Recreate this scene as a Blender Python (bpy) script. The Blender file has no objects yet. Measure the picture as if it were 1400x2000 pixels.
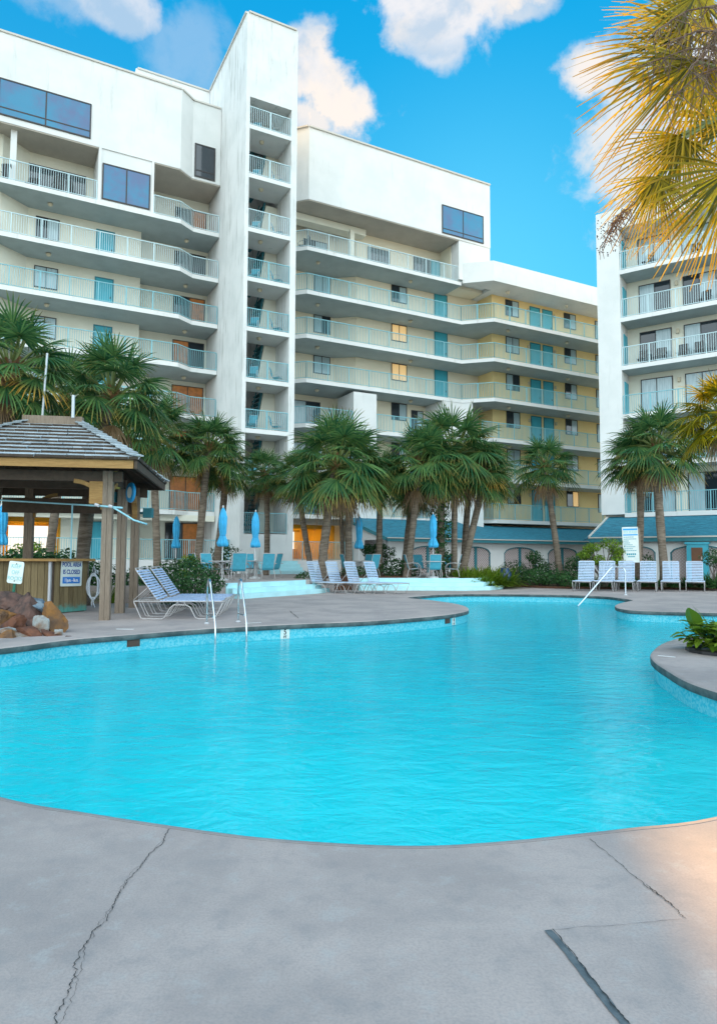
import bpy, math, random
from mathutils import Vector, Matrix, noise
from mathutils.geometry import tessellate_polygon
PI=math.pi
rad=math.radians
scn=bpy.context.scene
col=scn.collection
random.seed(7)

# ------------------------------------------------------------------ camera
FPX=1333.0; EYE=1.4; PITCH=math.atan(88/FPX); ROLL=0.004
cF=Vector((0,math.cos(PITCH),math.sin(PITCH)))
_U=Vector((0,-math.sin(PITCH),math.cos(PITCH))); _R=Vector((1,0,0))
cR=(_R*math.cos(ROLL)+_U*math.sin(ROLL)).normalized()
cU=(_U*math.cos(ROLL)-_R*math.sin(ROLL)).normalized()
cam=bpy.data.cameras.new('camera'); camo=bpy.data.objects.new('camera',cam); col.objects.link(camo)
cam.sensor_fit='VERTICAL'; cam.sensor_height=36.0; cam.lens=36.0*FPX/2000.0
cam.clip_start=0.05; cam.clip_end=6000
mw=Matrix((cR,cU,-cF)).transposed().to_4x4(); mw.translation=Vector((0,0,EYE)); camo.matrix_world=mw
scn.camera=camo

# ------------------------------------------------------------------ sun and sky
SUN_AZ=rad(10.12); SUN_EL=rad(27)
tosun=Vector((math.sin(SUN_AZ)*math.cos(SUN_EL),math.cos(SUN_AZ)*math.cos(SUN_EL),math.sin(SUN_EL)))
sl=bpy.data.lights.new('sun','SUN'); sl.energy=5.0; sl.angle=rad(0.5); sl.color=(1.0,0.57,0.19)
so=bpy.data.objects.new('sun',sl); col.objects.link(so); so.rotation_euler=(-tosun).to_track_quat('-Z','Y').to_euler()
scn.view_settings.view_transform='Standard'; scn.view_settings.look='None'; scn.view_settings.gamma=1
scn.view_settings.exposure=1.0
scn.cycles.diffuse_bounces=2

def pray(x,y): return (cF+cR*((x-700)/FPX)+cU*((1000-y)/FPX))
def G(x,y,z=0.0):
    r=pray(x,y); k=(z-EYE)/r.z; return Vector((r.x*k,r.y*k,z))
def D(x,y,d):            # point seen at pixel (x,y) at ground distance d along +Y
    r=pray(x,y); k=d/r.y; return Vector((r.x*k,d,EYE+r.z*k))

world=bpy.data.worlds.new('World'); scn.world=world; world.use_nodes=True
nt=world.node_tree; nt.nodes.clear()
class N:
    def __init__(s,nt): s.nt=nt
    def n(s,t,**k):
        o=s.nt.nodes.new(t)
        for a,b in k.items(): setattr(o,a,b)
        return o
    def l(s,a,b): s.nt.links.new(a,b)
    def val(s,sock,v):
        if isinstance(v,(int,float,tuple,list)): sock.default_value=v
        else: s.l(v,sock)
    def math(s,op,a,b=0.0,c=None,clamp=False):
        o=s.n('ShaderNodeMath',operation=op,use_clamp=clamp); s.val(o.inputs[0],a); s.val(o.inputs[1],b)
        if c is not None: s.val(o.inputs[2],c)
        return o.outputs[0]
    def mix(s,f,a,b,blend='MIX'):
        o=s.n('ShaderNodeMix',data_type='RGBA',blend_type=blend,clamp_factor=True)
        s.val(o.inputs['Factor'],f)
        for q,v in ((6,a),(7,b)):
            if isinstance(v,tuple) and len(v)==3: v=v+(1,)
            s.val(o.inputs[q],v)
        return o.outputs[2]
    def ramp(s,v,lo,hi,a=0.0,b=1.0,smooth=True):
        o=s.n('ShaderNodeMapRange',interpolation_type='SMOOTHSTEP' if smooth else 'LINEAR')
        s.val(o.inputs[0],v); s.val(o.inputs[1],lo); s.val(o.inputs[2],hi); s.val(o.inputs[3],a); s.val(o.inputs[4],b)
        return o.outputs[0]
    def noise(s,vec,scale,detail=4,rough=0.5,dist=0.0):
        o=s.n('ShaderNodeTexNoise'); s.val(o.inputs['Scale'],scale); s.val(o.inputs['Detail'],detail); s.val(o.inputs['Roughness'],rough); s.val(o.inputs['Distortion'],dist)
        if vec is not None: s.l(vec,o.inputs['Vector'])
        return o
W=N(nt)
sky=W.n('ShaderNodeTexSky',sky_type='NISHITA'); sky.sun_disc=False; sky.sun_elevation=SUN_EL; sky.sun_rotation=SUN_AZ
sky.altitude=0; sky.air_density=1.0; sky.dust_density=0.3; sky.ozone_density=3.0
tc=W.n('ShaderNodeTexCoord'); dirv=tc.outputs['Generated']
sep=W.n('ShaderNodeSeparateXYZ'); W.l(dirv,sep.inputs[0])
tint=W.mix(1.0,sky.outputs[0],(0.62,1.12,1.28),'MULTIPLY')
# saturation pushed: the clear blue of this evening sky
hs=W.n('ShaderNodeHueSaturation'); hs.inputs['Hue'].default_value=0.475; hs.inputs['Saturation'].default_value=1.35; W.l(tint,hs.inputs['Color'])
skyc=W.mix(0.85,hs.outputs[0],W.mix(W.ramp(sep.outputs['Z'],0.0,0.75),(1.1,4.1,5.5),(0.0,2.0,4.5)))
n1=W.noise(dirv,5.5,8,0.62,0.3); n2=W.noise(dirv,16,6,0.6,0.2)
nz=W.math('ADD',W.math('MULTIPLY',W.math('SUBTRACT',n1.outputs['Fac'],0.5),0.55),W.math('MULTIPLY',W.math('SUBTRACT',n2.outputs['Fac'],0.5),0.42))
def blob(px,py,rx,ry,dens):
    c=pray(px,py).normalized()
    right=Vector((c.y,-c.x,0)).normalized(); up=right.cross(c).normalized()
    dd=W.n('ShaderNodeVectorMath',operation='SUBTRACT'); W.l(dirv,dd.inputs[0]); dd.inputs[1].default_value=c
    def dot(v,r):
        o=W.n('ShaderNodeVectorMath',operation='DOT_PRODUCT'); W.l(dd.outputs[0],o.inputs[0]); o.inputs[1].default_value=v*(FPX/r); return o.outputs['Value']
    a=dot(right,rx); b=dot(up,ry); c3=dot(c,(rx+ry)/2)
    r=W.math('SQRT',W.math('ADD',W.math('ADD',W.math('MULTIPLY',a,a),W.math('MULTIPLY',b,b)),W.math('MULTIPLY',c3,c3)))
    r=W.math('ADD',r,W.math('MULTIPLY',nz,3.4))
    return W.ramp(r,0.98,0.52,0,dens)
blobs=[(880,-25,175,110,1.0),(860,70,60,62,.85),(612,140,70,85,1.1),(640,190,80,70,1.1),(680,215,92,62,1.1),(600,235,95,60,.9),(1010,10,70,38,.6),
       (228,4,80,40,.75),(375,110,75,80,.25),(400,150,55,45,.2),(1150,140,62,62,.95),(1260,300,165,190,.8),(1300,420,160,110,.75),(1400,150,150,150,.8),(130,-60,150,60,.4),
       (-200,150,200,80,.8),(1750,200,260,200,.8),(-700,-300,300,160,.8),(2300,-100,400,200,.8)]
glow=W.math('MULTIPLY',W.ramp(sep.outputs['Z'],0.11,0.0),W.ramp(sep.outputs['Y'],0.2,0.8)); skyc=W.mix(glow,skyc,(9.5,8.0,6.6))
cm=None
for bb in blobs:
    m=blob(*bb); cm=m if cm is None else W.math('MAXIMUM',cm,m)
cloudc=W.mix(W.ramp(n2.outputs['Fac'],0.38,0.62),(3.3,4.1,5.0),(5.3,5.3,5.5))
cloudw=W.mix(W.ramp(n1.outputs['Fac'],0.45,0.62),cloudc,(6.0,5.5,5.1))
allc=W.mix(cm,skyc,cloudw)
# bright cloud bank added behind the camera, unseen, to fill the shaded facades
back=W.math('MULTIPLY',W.ramp(sep.outputs['Y'],0.05,-0.35),W.ramp(n1.outputs['Fac'],0.30,0.55,0.55,1.0))
allc=W.mix(back,allc,(13.6,15.9,16.9))
bg=W.n('ShaderNodeBackground'); bg.inputs['Strength'].default_value=0.085; W.l(allc,bg.inputs['Color'])
wo=W.n('ShaderNodeOutputWorld'); W.l(bg.outputs[0],wo.inputs[0])

# ------------------------------------------------------------------ helpers
def mat(name,color,rough=0.7,var=0.0,scale=3.0,bump=0.0,bscale=30.0,metal=0.0,color2=None,stretch=None,spec=0.5,emit=None,trans=0.0):
    m=bpy.data.materials.new(name); m.use_nodes=True; t=N(m.node_tree); t.nt.nodes.clear()
    out=t.n('ShaderNodeOutputMaterial'); p=t.n('ShaderNodeBsdfPrincipled'); t.l(p.outputs[0],out.inputs[0])
    p.inputs['Roughness'].default_value=rough; p.inputs['Metallic'].default_value=metal; p.inputs['Specular IOR Level'].default_value=spec
    tcn=t.n('ShaderNodeTexCoord'); v=tcn.outputs['Object']
    if stretch:
        mp=t.n('ShaderNodeMapping'); mp.inputs['Scale'].default_value=stretch; t.l(v,mp.inputs[0]); v=mp.outputs[0]
    c=color
    if color2 is None and var>0: color2=tuple(x*(1-var) for x in color)
    if color2 is not None:
        nn=t.noise(v,scale,6,0.6); c=t.mix(t.ramp(nn.outputs['Fac'],0.35,0.68),color,color2)
        t.l(c,p.inputs['Base Color'])
    else: p.inputs['Base Color'].default_value=tuple(color)+(1,)
    if bump>0:
        nb=t.noise(v,bscale,5,0.6); bn=t.n('ShaderNodeBump'); bn.inputs['Strength'].default_value=bump; bn.inputs['Distance'].default_value=0.02
        t.l(nb.outputs['Fac'],bn.inputs['Height']); t.l(bn.outputs[0],p.inputs['Normal'])
    if emit: p.inputs['Emission Color'].default_value=tuple(emit[:3])+(1,); p.inputs['Emission Strength'].default_value=emit[3]
    m['t']=1
    return m
class MB:
    def __init__(s): s.v=[]; s.f=[]; s.mi=[]; s.m=0
    def add(s,vs,fs):
        o=len(s.v); s.v+= [tuple(q) for q in vs]; s.f+=[tuple(i+o for i in f) for f in fs]; s.mi+=[s.m]*len(fs)
    def box(s,x0,x1,y0,y1,z0,z1):
        s.add([(x0,y0,z0),(x1,y0,z0),(x1,y1,z0),(x0,y1,z0),(x0,y0,z1),(x1,y0,z1),(x1,y1,z1),(x0,y1,z1)],
              [(0,3,2,1),(4,5,6,7),(0,1,5,4),(1,2,6,5),(2,3,7,6),(3,0,4,7)])
    def bar(s,a,b,w,h=None,up=(0,0,1)):   # rectangular bar from a to b
        a=Vector(a); b=Vector(b); d=(b-a).normalized(); h=h or w
        u=Vector(up); 
        if abs(d.dot(u))>.98: u=Vector((0,1,0))
        x=d.cross(u).normalized()*w/2; y=x.cross(d).normalized()*h/2
        s.add([a-x-y,a+x-y,a+x+y,a-x+y,b-x-y,b+x-y,b+x+y,b-x+y],[(0,3,2,1),(4,5,6,7),(0,1,5,4),(1,2,6,5),(2,3,7,6),(3,0,4,7)])
    def prism(s,poly,z0,z1):
        n=len(poly)
        area=sum(poly[i][0]*poly[(i+1)%n][1]-poly[(i+1)%n][0]*poly[i][1] for i in range(n))
        if area<0: poly=poly[::-1]
        vs=[(p[0],p[1],z0) for p in poly]+[(p[0],p[1],z1) for p in poly]
        tri=tessellate_polygon([[Vector((p[0],p[1],0)) for p in poly]])
        fs=[]
        for a,b,c in tri:
            A,B,C=poly[a],poly[b],poly[c]
            if (B[0]-A[0])*(C[1]-A[1])-(B[1]-A[1])*(C[0]-A[0])<0: a,c=c,a
            fs.append((a+n,b+n,c+n)); fs.append((c,b,a))
        for i in range(n): j=(i+1)%n; fs.append((i,j,j+n,i+n))
        s.add(vs,fs)
    def quad(s,a,b,c,d): s.add([a,b,c,d],[(0,1,2,3)])
    def tube(s,pts,r,n=8,cap=True,closed=False):
        pts=[Vector(p) for p in pts]; k=len(pts); rs=r if isinstance(r,(list,tuple)) else [r]*k
        vs=[]; pu=None
        for i,p in enumerate(pts):
            if closed: d=(pts[(i+1)%k]-pts[i-1]).normalized()
            else: d=((pts[min(i+1,k-1)]-pts[max(i-1,0)])).normalized()
            if pu is None:
                pu=Vector((0,0,1)) if abs(d.z)<.9 else Vector((1,0,0))
            x=(pu-d*pu.dot(d)).normalized(); y=d.cross(x); pu=x
            for q in range(n):
                a=2*PI*q/n; vs.append(p+(x*math.cos(a)+y*math.sin(a))*rs[i])
        fs=[]
        for i in range(k-1 if not closed else k):
            for q in range(n):
                a=i*n+q; b=i*n+(q+1)%n; c=((i+1)%k)*n+(q+1)%n; e=((i+1)%k)*n+q; fs.append((a,b,c,e))
        if cap and not closed: fs.append(tuple(range(n-1,-1,-1))); fs.append(tuple((k-1)*n+q for q in range(n)))
        s.add(vs,fs)
    def lathe(s,prof,c,n=16):   # prof: (r,z)
        vs=[];fs=[];k=len(prof)
        for r,z in prof:
            for q in range(n): a=2*PI*q/n; vs.append((c[0]+r*math.cos(a),c[1]+r*math.sin(a),c[2]+z))
        for i in range(k-1):
            for q in range(n): fs.append((i*n+q,i*n+(q+1)%n,(i+1)*n+(q+1)%n,(i+1)*n+q))
        fs.append(tuple(range(n-1,-1,-1))); fs.append(tuple((k-1)*n+q for q in range(n)))
        s.add(vs,fs)
    def build(s,name,m,parent=None,smooth=False,label=None):
        me=bpy.data.meshes.new(name); me.from_pydata(s.v,[],s.f)
        for x in (m if isinstance(m,(list,tuple)) else [m]): me.materials.append(x)
        if isinstance(m,(list,tuple)): me.polygons.foreach_set('material_index',s.mi)
        if smooth: me.polygons.foreach_set('use_smooth',[True]*len(s.f))
        me.update(); o=bpy.data.objects.new(name,me); col.objects.link(o)
        if parent: o.parent=parent
        if label: o['label']=label
        return o
def tag(o,label,cat,group=None):
    o['label']=label; o['category']=cat
    if group: o['group']=group
    return o
def thing(name,label,cat,loc=(0,0,0),rz=0.0,group=None):
    o=bpy.data.objects.new(name,None); col.objects.link(o); o.location=loc; o.rotation_euler=(0,0,rz); o.empty_display_size=.2
    return tag(o,label,cat,group)
def setting(o): o['kind']='structure'; return o
def copy_tree(o,parent=None):
    kids=list(o.children); c=o.copy(); col.objects.link(c); c.parent=parent
    for k in kids: copy_tree(k,c)
    return c
def catmull(pts,seg=6,closed=False):
    out=[];n=len(pts)
    rng=range(n) if closed else range(n-1)
    for i in rng:
        g=lambda j: Vector(pts[j%n]) if closed else Vector(pts[max(0,min(n-1,j))])
        a,b,c,d=g(i-1),g(i),g(i+1),g(i+2)
        for k in range(seg):
            t=k/seg; out.append(0.5*((2*b)+(c-a)*t+(2*a-5*b+4*c-d)*t*t+(3*b-a-3*c+d)*t**3))
    if not closed: out.append(Vector(pts[-1]))
    return out
def text_mesh(name,body,size,m,parent,loc,rot,align='CENTER',sx=1.0,ext=0.002,bold=0.0):
    cu=bpy.data.curves.new(name,'FONT'); cu.body=body; cu.size=size; cu.align_x=align; cu.align_y='CENTER'; cu.extrude=ext; cu.offset=bold
    o=bpy.data.objects.new(name+'_tmp',cu); col.objects.link(o); dg=bpy.context.evaluated_depsgraph_get()
    me=bpy.data.meshes.new_from_object(o.evaluated_get(dg)); bpy.data.objects.remove(o); me.name=name
    me.materials.clear(); me.materials.append(m)
    ob=bpy.data.objects.new(name,me); col.objects.link(ob); ob.parent=parent; ob.location=loc; ob.rotation_euler=rot; ob.scale=(sx,1,1)
    return ob

# ------------------------------------------------------------------ materials
def stucco(name,c,c2,streak=0.25,dirt=(0.42,0.42,0.38),dscale=0.5,thr=(0.58,0.8)):
    m=bpy.data.materials.new(name); m.use_nodes=True; t=N(m.node_tree); t.nt.nodes.clear()
    out=t.n('ShaderNodeOutputMaterial'); p=t.n('ShaderNodeBsdfPrincipled'); t.l(p.outputs[0],out.inputs[0]); p.inputs['Roughness'].default_value=.85
    tcn=t.n('ShaderNodeTexCoord'); mp=t.n('ShaderNodeMapping'); mp.inputs['Scale'].default_value=(1.3,1.3,0.16); t.l(tcn.outputs['Object'],mp.inputs[0])
    a=t.noise(tcn.outputs['Object'],dscale,5,.6); b=t.noise(mp.outputs[0],2.2,8,.65)
    cc=t.mix(t.ramp(a.outputs['Fac'],.35,.7),c,c2)
    cc=t.mix(t.math('MULTIPLY',t.ramp(b.outputs['Fac'],thr[0],thr[1]),streak),cc,dirt); t.l(cc,p.inputs['Base Color'])
    nb=t.noise(tcn.outputs['Object'],25,4,.6); bn=t.n('ShaderNodeBump'); bn.inputs['Strength'].default_value=.25; bn.inputs['Distance'].default_value=.02
    t.l(nb.outputs['Fac'],bn.inputs['Height']); t.l(bn.outputs[0],p.inputs['Normal'])
    return m
M={}
M['white']=stucco('white_stucco',(.80,.80,.78),(.72,.73,.71),.45,(.40,.40,.36),.5,(.56,.80))
M['tower']=stucco('weathered_white_stucco',(.80,.80,.78),(.70,.71,.69),.75,(.34,.34,.30),.6,(.52,.75))
M['cream']=stucco('cream_stucco',(.82,.80,.68),(.76,.74,.62),.25,(.45,.4,.3))
M['gold']=stucco('cream_stucco_gold_light',(.90,.70,.33),(.84,.64,.30),.25,(.45,.36,.2))  # lit copy of the cream wall, golden light put into its colour
M['creamw']=stucco('cream_stucco_warm_light',(.86,.79,.62),(.80,.73,.56),.25,(.45,.38,.25))  # same cream wall, yellowed slightly to carry the warm light
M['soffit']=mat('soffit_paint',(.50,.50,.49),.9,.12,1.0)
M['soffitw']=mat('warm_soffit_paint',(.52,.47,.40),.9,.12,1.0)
M['rail']=mat('teal_rail_paint',(.22,.50,.56),.5)
M['railw']=mat('pale_rail_paint',(.55,.72,.75),.5)
M['door']=mat('teal_door_paint',(.05,.42,.54),.5,.1,2)
M['frame']=mat('dark_bronze_frame',(.025,.022,.022),.4)
M['roofblue']=None
M['glassd']=mat('dark_window_glass',(.02,.03,.04),.05,spec=.8)
M['glassb']=mat('blue_reflecting_glass',(.02,.22,.38),.12,color2=(.08,.14,.28),scale=.6,spec=.5)
M['curt']=mat('curtained_glass',(.45,.58,.62),.15,color2=(.30,.42,.46),scale=6,stretch=(6,6,.2),spec=.7)
M['lit']=mat('lit_room_glass',(.20,.075,.025),.4,color2=(.05,.02,.012),scale=2.5,emit=(1.0,.40,.08,.07))
M['litw']=mat('lit_blind',(.8,.6,.35),.5,emit=(1.0,.6,.2,.22))
M['concrete']=None
# shingle roofing, tile band, concrete, water
def shingle(name,c,c2,sc=(1,1,1)):
    m=bpy.data.materials.new(name); m.use_nodes=True; t=N(m.node_tree); t.nt.nodes.clear()
    out=t.n('ShaderNodeOutputMaterial'); p=t.n('ShaderNodeBsdfPrincipled'); t.l(p.outputs[0],out.inputs[0]); p.inputs['Roughness'].default_value=.8
    tcn=t.n('ShaderNodeTexCoord'); mp=t.n('ShaderNodeMapping'); mp.inputs['Scale'].default_value=(1.2,6,6); t.l(tcn.outputs['Object'],mp.inputs[0])
    a=t.noise(mp.outputs[0],2.2,5,.7); t.l(t.mix(t.ramp(a.outputs['Fac'],.35,.65),c,c2),p.inputs['Base Color'])
    bn=t.n('ShaderNodeBump'); bn.inputs['Strength'].default_value=.7; bn.inputs['Distance'].default_value=.04; t.l(a.outputs['Fac'],bn.inputs['Height']); t.l(bn.outputs[0],p.inputs['Normal'])
    return m
M['roofblue']=shingle('blue_green_shingle',(.01,.11,.17),(.03,.24,.33))
M['fascia']=mat('teal_fascia_paint',(.03,.20,.24),.6,.15)
def conc():
    m=bpy.data.materials.new('deck_concrete'); m.use_nodes=True; t=N(m.node_tree); t.nt.nodes.clear()
    out=t.n('ShaderNodeOutputMaterial'); p=t.n('ShaderNodeBsdfPrincipled'); t.l(p.outputs[0],out.inputs[0]); p.inputs['Roughness'].default_value=.8; p.inputs['Specular IOR Level'].default_value=.25
    tcn=t.n('ShaderNodeTexCoord'); v=tcn.outputs['Object']
    a=t.noise(v,.9,8,.6,.3); b=t.noise(v,7,8,.65); c=t.noise(v,90,4,.6); e=t.noise(v,22,4,.6)
    cc=t.mix(t.ramp(a.outputs['Fac'],.36,.66),(.485,.395,.36),(.36,.30,.28))
    cc=t.mix(t.ramp(b.outputs['Fac'],.48,.72,0,.42),cc,(.26,.25,.25))
    cc=t.mix(t.ramp(b.outputs['Fac'],.48,.28,0,.5),cc,(.46,.44,.425))
    cc=t.mix(t.ramp(c.outputs['Fac'],.35,.75,0,.34),cc,(.22,.21,.21))
    cc=t.mix(t.ramp(e.outputs['Fac'],.70,.78,0,.5),cc,(.20,.19,.19))
    t.l(cc,p.inputs['Base Color'])
    bn=t.n('ShaderNodeBump'); bn.inputs['Strength'].default_value=.35; bn.inputs['Distance'].default_value=.004; t.l(t.math('ADD',c.outputs['Fac'],b.outputs['Fac']),bn.inputs['Height']); t.l(bn.outputs[0],p.inputs['Normal'])
    return m
M['concrete']=conc()
M['coping']=mat('weathered_coping_edge',(.06,.08,.08),.85,color2=(.15,.165,.16),scale=4,bump=.3)
def tileband():
    m=bpy.data.materials.new('pool_tile_band'); m.use_nodes=True; t=N(m.node_tree); t.nt.nodes.clear()
    out=t.n('ShaderNodeOutputMaterial'); p=t.n('ShaderNodeBsdfPrincipled'); t.l(p.outputs[0],out.inputs[0]); p.inputs['Roughness'].default_value=.25
    tcn=t.n('ShaderNodeTexCoord'); vo=t.n('ShaderNodeTexVoronoi'); vo.inputs['Scale'].default_value=34; t.l(tcn.outputs['Object'],vo.inputs['Vector'])
    hs=t.n('ShaderNodeSeparateColor'); t.l(vo.outputs['Color'],hs.inputs[0])
    c=t.mix(t.ramp(hs.outputs[0],.2,.8),(.05,.48,.60),(.17,.58,.66)); t.l(c,p.inputs['Base Color']); return m
M['tile']=tileband()
M['plaster']=mat('pool_plaster',(.22,.72,.78),.6,.15,1.5)
def water():
    m=bpy.data.materials.new('pool_water'); m.use_nodes=True; t=N(m.node_tree); t.nt.nodes.clear()
    out=t.n('ShaderNodeOutputMaterial'); p=t.n('ShaderNodeBsdfPrincipled'); p.inputs['Roughness'].default_value=.035; p.inputs['IOR'].default_value=1.45
    tcn=t.n('ShaderNodeTexCoord'); v=tcn.outputs['Object']
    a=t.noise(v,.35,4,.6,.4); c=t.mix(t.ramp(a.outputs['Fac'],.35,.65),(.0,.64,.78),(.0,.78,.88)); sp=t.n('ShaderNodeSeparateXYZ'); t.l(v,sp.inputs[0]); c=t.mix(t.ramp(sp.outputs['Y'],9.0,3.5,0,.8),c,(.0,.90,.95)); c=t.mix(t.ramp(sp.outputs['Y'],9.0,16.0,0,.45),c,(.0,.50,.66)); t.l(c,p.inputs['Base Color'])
    mp=t.n('ShaderNodeMapping'); mp.inputs['Scale'].default_value=(1,1.7,1); mp.inputs['Rotation'].default_value=(0,0,.2); t.l(v,mp.inputs[0])
    w1=t.noise(mp.outputs[0],2.6,4,.55,.5); w2=t.noise(mp.outputs[0],9,3,.5,.8)
    hh=t.math('ADD',w1.outputs['Fac'],t.math('MULTIPLY',w2.outputs['Fac'],.16))
    bn=t.n('ShaderNodeBump'); bn.inputs['Strength'].default_value=.42; bn.inputs['Distance'].default_value=.06; t.l(hh,bn.inputs['Height']); t.l(bn.outputs[0],p.inputs['Normal'])
    tr=t.n('ShaderNodeBsdfTransparent'); tr.inputs[0].default_value=(.55,.97,1,1)
    mx=t.n('ShaderNodeMixShader'); mx.inputs[0].default_value=.35; t.l(p.outputs[0],mx.inputs[1]); t.l(tr.outputs[0],mx.inputs[2]); t.l(mx.outputs[0],out.inputs[0])
    return m
M['water']=water()

# ------------------------------------------------------------------ pool outline (measured on the deck plane)
near=[(-3.4,4.75),(-2.05,4.02),(-1.52,3.81),(-.97,3.62),(-.5,3.48),(.01,3.40),(.38,3.39),(.76,3.45),(1.17,3.55),(1.43,3.62),(1.94,3.77),(2.9,4.3),(3.7,5.2),(4.0,6.3),
      (3.83,7.3),(3.80,7.9),(3.92,8.67),(4.11,9.53),(4.42,10.3),(5.13,11.45),(5.95,12.3),(7.5,13.1),(10,13.6),(12,14.8),(11.8,16.8),(10.5,17.75),(9.35,17.91),
      (7.73,18.41),(7.34,19.04),(7.6,20.25),(8.36,21.65),(9.23,22.99),(9.25,23.96),(9.05,25.4),(7.51,26.4),(5.19,26.69),(3.36,26.3),(1.9,24.5),(1.71,23.7),
      (2.25,22.7),(2.84,21.09),(3.03,19.79),(2.95,18.62),(2.65,17.74),(1.87,16.62),(.24,15.22),(-1.07,14.58),(-1.94,14.11),(-2.98,13.46),(-4.09,12.44),(-4.87,11.64),(-5.3,10.8),(-5.9,10.0),(-7.2,9.2),(-7.6,7.8),(-6.6,6.3),(-5,5.4)]
POOL=[Vector((p.x,p.y)) for p in catmull([(a,b,0) for a,b in near],5,True)]
def ring(outer,hole,z,name,m,parent=None):
    polys=[[Vector((p[0],p[1],0)) for p in outer],[Vector((p[0],p[1],0)) for p in hole]]
    tris=tessellate_polygon(polys); vs=[(p.x,p.y,z) for q in polys for p in q]
    fs=[]
    for a,b,c in tris:
        A,B,C=vs[a],vs[b],vs[c]
        if (B[0]-A[0])*(C[1]-A[1])-(B[1]-A[1])*(C[0]-A[0])<0: a,c=c,a
        fs.append((a,b,c))
    q=MB(); q.add(vs,fs); return q.build(name,m,parent)
deckrect=[(-26,-8),(26,-8),(26,60),(-26,60)]
deck=setting(ring(deckrect,POOL,0.0,'pool_deck',M['concrete']))
M['ground']=mat('sandy_ground',(.30,.27,.20),.9,color2=(.13,.16,.07),scale=.15)
setting(ring([(-3000,-3000),(3000,-3000),(3000,3000),(-3000,3000)],deckrect,-0.02,'ground',M['ground']))
n=len(POOL)
def inset(d):
    out=[]
    for i in range(n):
        a,b,c=POOL[i-1],POOL[i],POOL[(i+1)%n]; t=(c-a).normalized(); out.append(b+Vector((-t.y,t.x))*d)   # ccw: left is inside
    return out
def strip(profile,name,m,parent=None):
    q=MB(); rings=[[ (p.x,p.y,z) for p in inset(d)] for d,z in profile]
    vs=[v for r in rings for v in r]; fs=[]
    for k in range(len(rings)-1):
        for i in range(n): j=(i+1)%n; fs.append((k*n+i,k*n+j,(k+1)*n+j,(k+1)*n+i))
    q.add(vs,fs); return q.build(name,m,parent,smooth=True)
strip([(-.002,.002),(.03,.001),(.042,-.014)],'rounded_rim',M['concrete'],deck)
cop=strip([(.042,-.014),(.045,-.03),(.045,-.10),(.0,-.11)],'coping_edge',M['coping'],deck)
basin=setting(strip([(0,-.09),(0,-.33)],'pool_basin',M['tile']))
strip([(0,-.33),(.02,-1.2),(.4,-1.5)],'plaster_wall',M['plaster'],basin)
q=MB(); ins=inset(.35); tr=tessellate_polygon([[Vector((p.x,p.y,0)) for p in ins]]); q.add([(p.x,p.y,-1.5) for p in ins],[t[::-1] if False else t for t in tr]); q.build('pool_floor',M['plaster'],basin)
q=MB(); tr=tessellate_polygon([[Vector((p.x,p.y,0)) for p in POOL]]); 
fs=[]
for a,b,c in tr:
    A,B,C=POOL[a],POOL[b],POOL[c]
    if (B-A).cross(C-A)<0: a,c=c,a
    fs.append((a,b,c))
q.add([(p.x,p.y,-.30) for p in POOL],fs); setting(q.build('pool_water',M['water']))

# cracks and joint in the near deck
M['crack']=mat('dark_crack',(.035,.035,.035),.95)  # near-black colour of the crack ribbons
M['joint']=mat('slate_joint_sealant',(.085,.105,.115),.6,color2=(.14,.16,.17),scale=20)
def crack(pts,w,seed,name='crack',m='crack',jit=.012,sub=14,z=.004,wv=.8):
    rnd=random.Random(seed); P2=[G(*p) for p in pts]; q=MB(); L=[]
    for i in range(len(P2)-1):
        for k in range(sub): L.append(P2[i].lerp(P2[i+1],k/sub))
    L.append(P2[-1]); vs=[];fs=[]
    ox=0
    for i,p in enumerate(L):
        d=(L[min(i+1,len(L)-1)]-L[max(0,i-1)]).normalized(); s=Vector((d.y,-d.x,0)); ox=ox*.7+rnd.uniform(-jit,jit)
        ww=w*(1-wv*rnd.random()); vs+=[tuple(p+s*(ox-ww/2)+Vector((0,0,z))),tuple(p+s*(ox+ww/2)+Vector((0,0,z)))]
    for i in range(len(L)-1): fs.append((2*i,2*i+1,2*i+3,2*i+2))
    q.add(vs,fs); return q.build(name,M[m],deck)
crack([(330,1620),(318,1645),(285,1680),(262,1710),(240,1735),(222,1760),(205,1800),(175,1830),(150,1880),(145,1915),(118,1965),(106,2010)],.005,1,jit=.006)
crack([(322,1640),(275,1688),(248,1720),(235,1750),(210,1778),(190,1815),(163,1850),(158,1900),(135,1950),(124,2010)],.0022,2,jit=.007)
crack([(1068,1820),(1330,1795)],.0018,3,jit=.006)
crack([(1150,1640),(1215,1690),(1262,1733),(1310,1768),(1335,1796)],.004,4,jit=.006)
crack([(1262,1728),(1290,1752),(1312,1770)],.007,5,jit=.004)
crack([(1070,1818),(1110,1865),(1150,1915),(1190,1965),(1230,2015)],.034,6,'expansion_joint','joint',jit=.002,sub=5,wv=.25)
crack([(1078,1818),(1120,1868),(1160,1920),(1202,1975),(1236,2015)],.006,16,jit=.003,z=.008)
crack([(565,1193),(582,1208)],.03,8,jit=.01)

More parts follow.
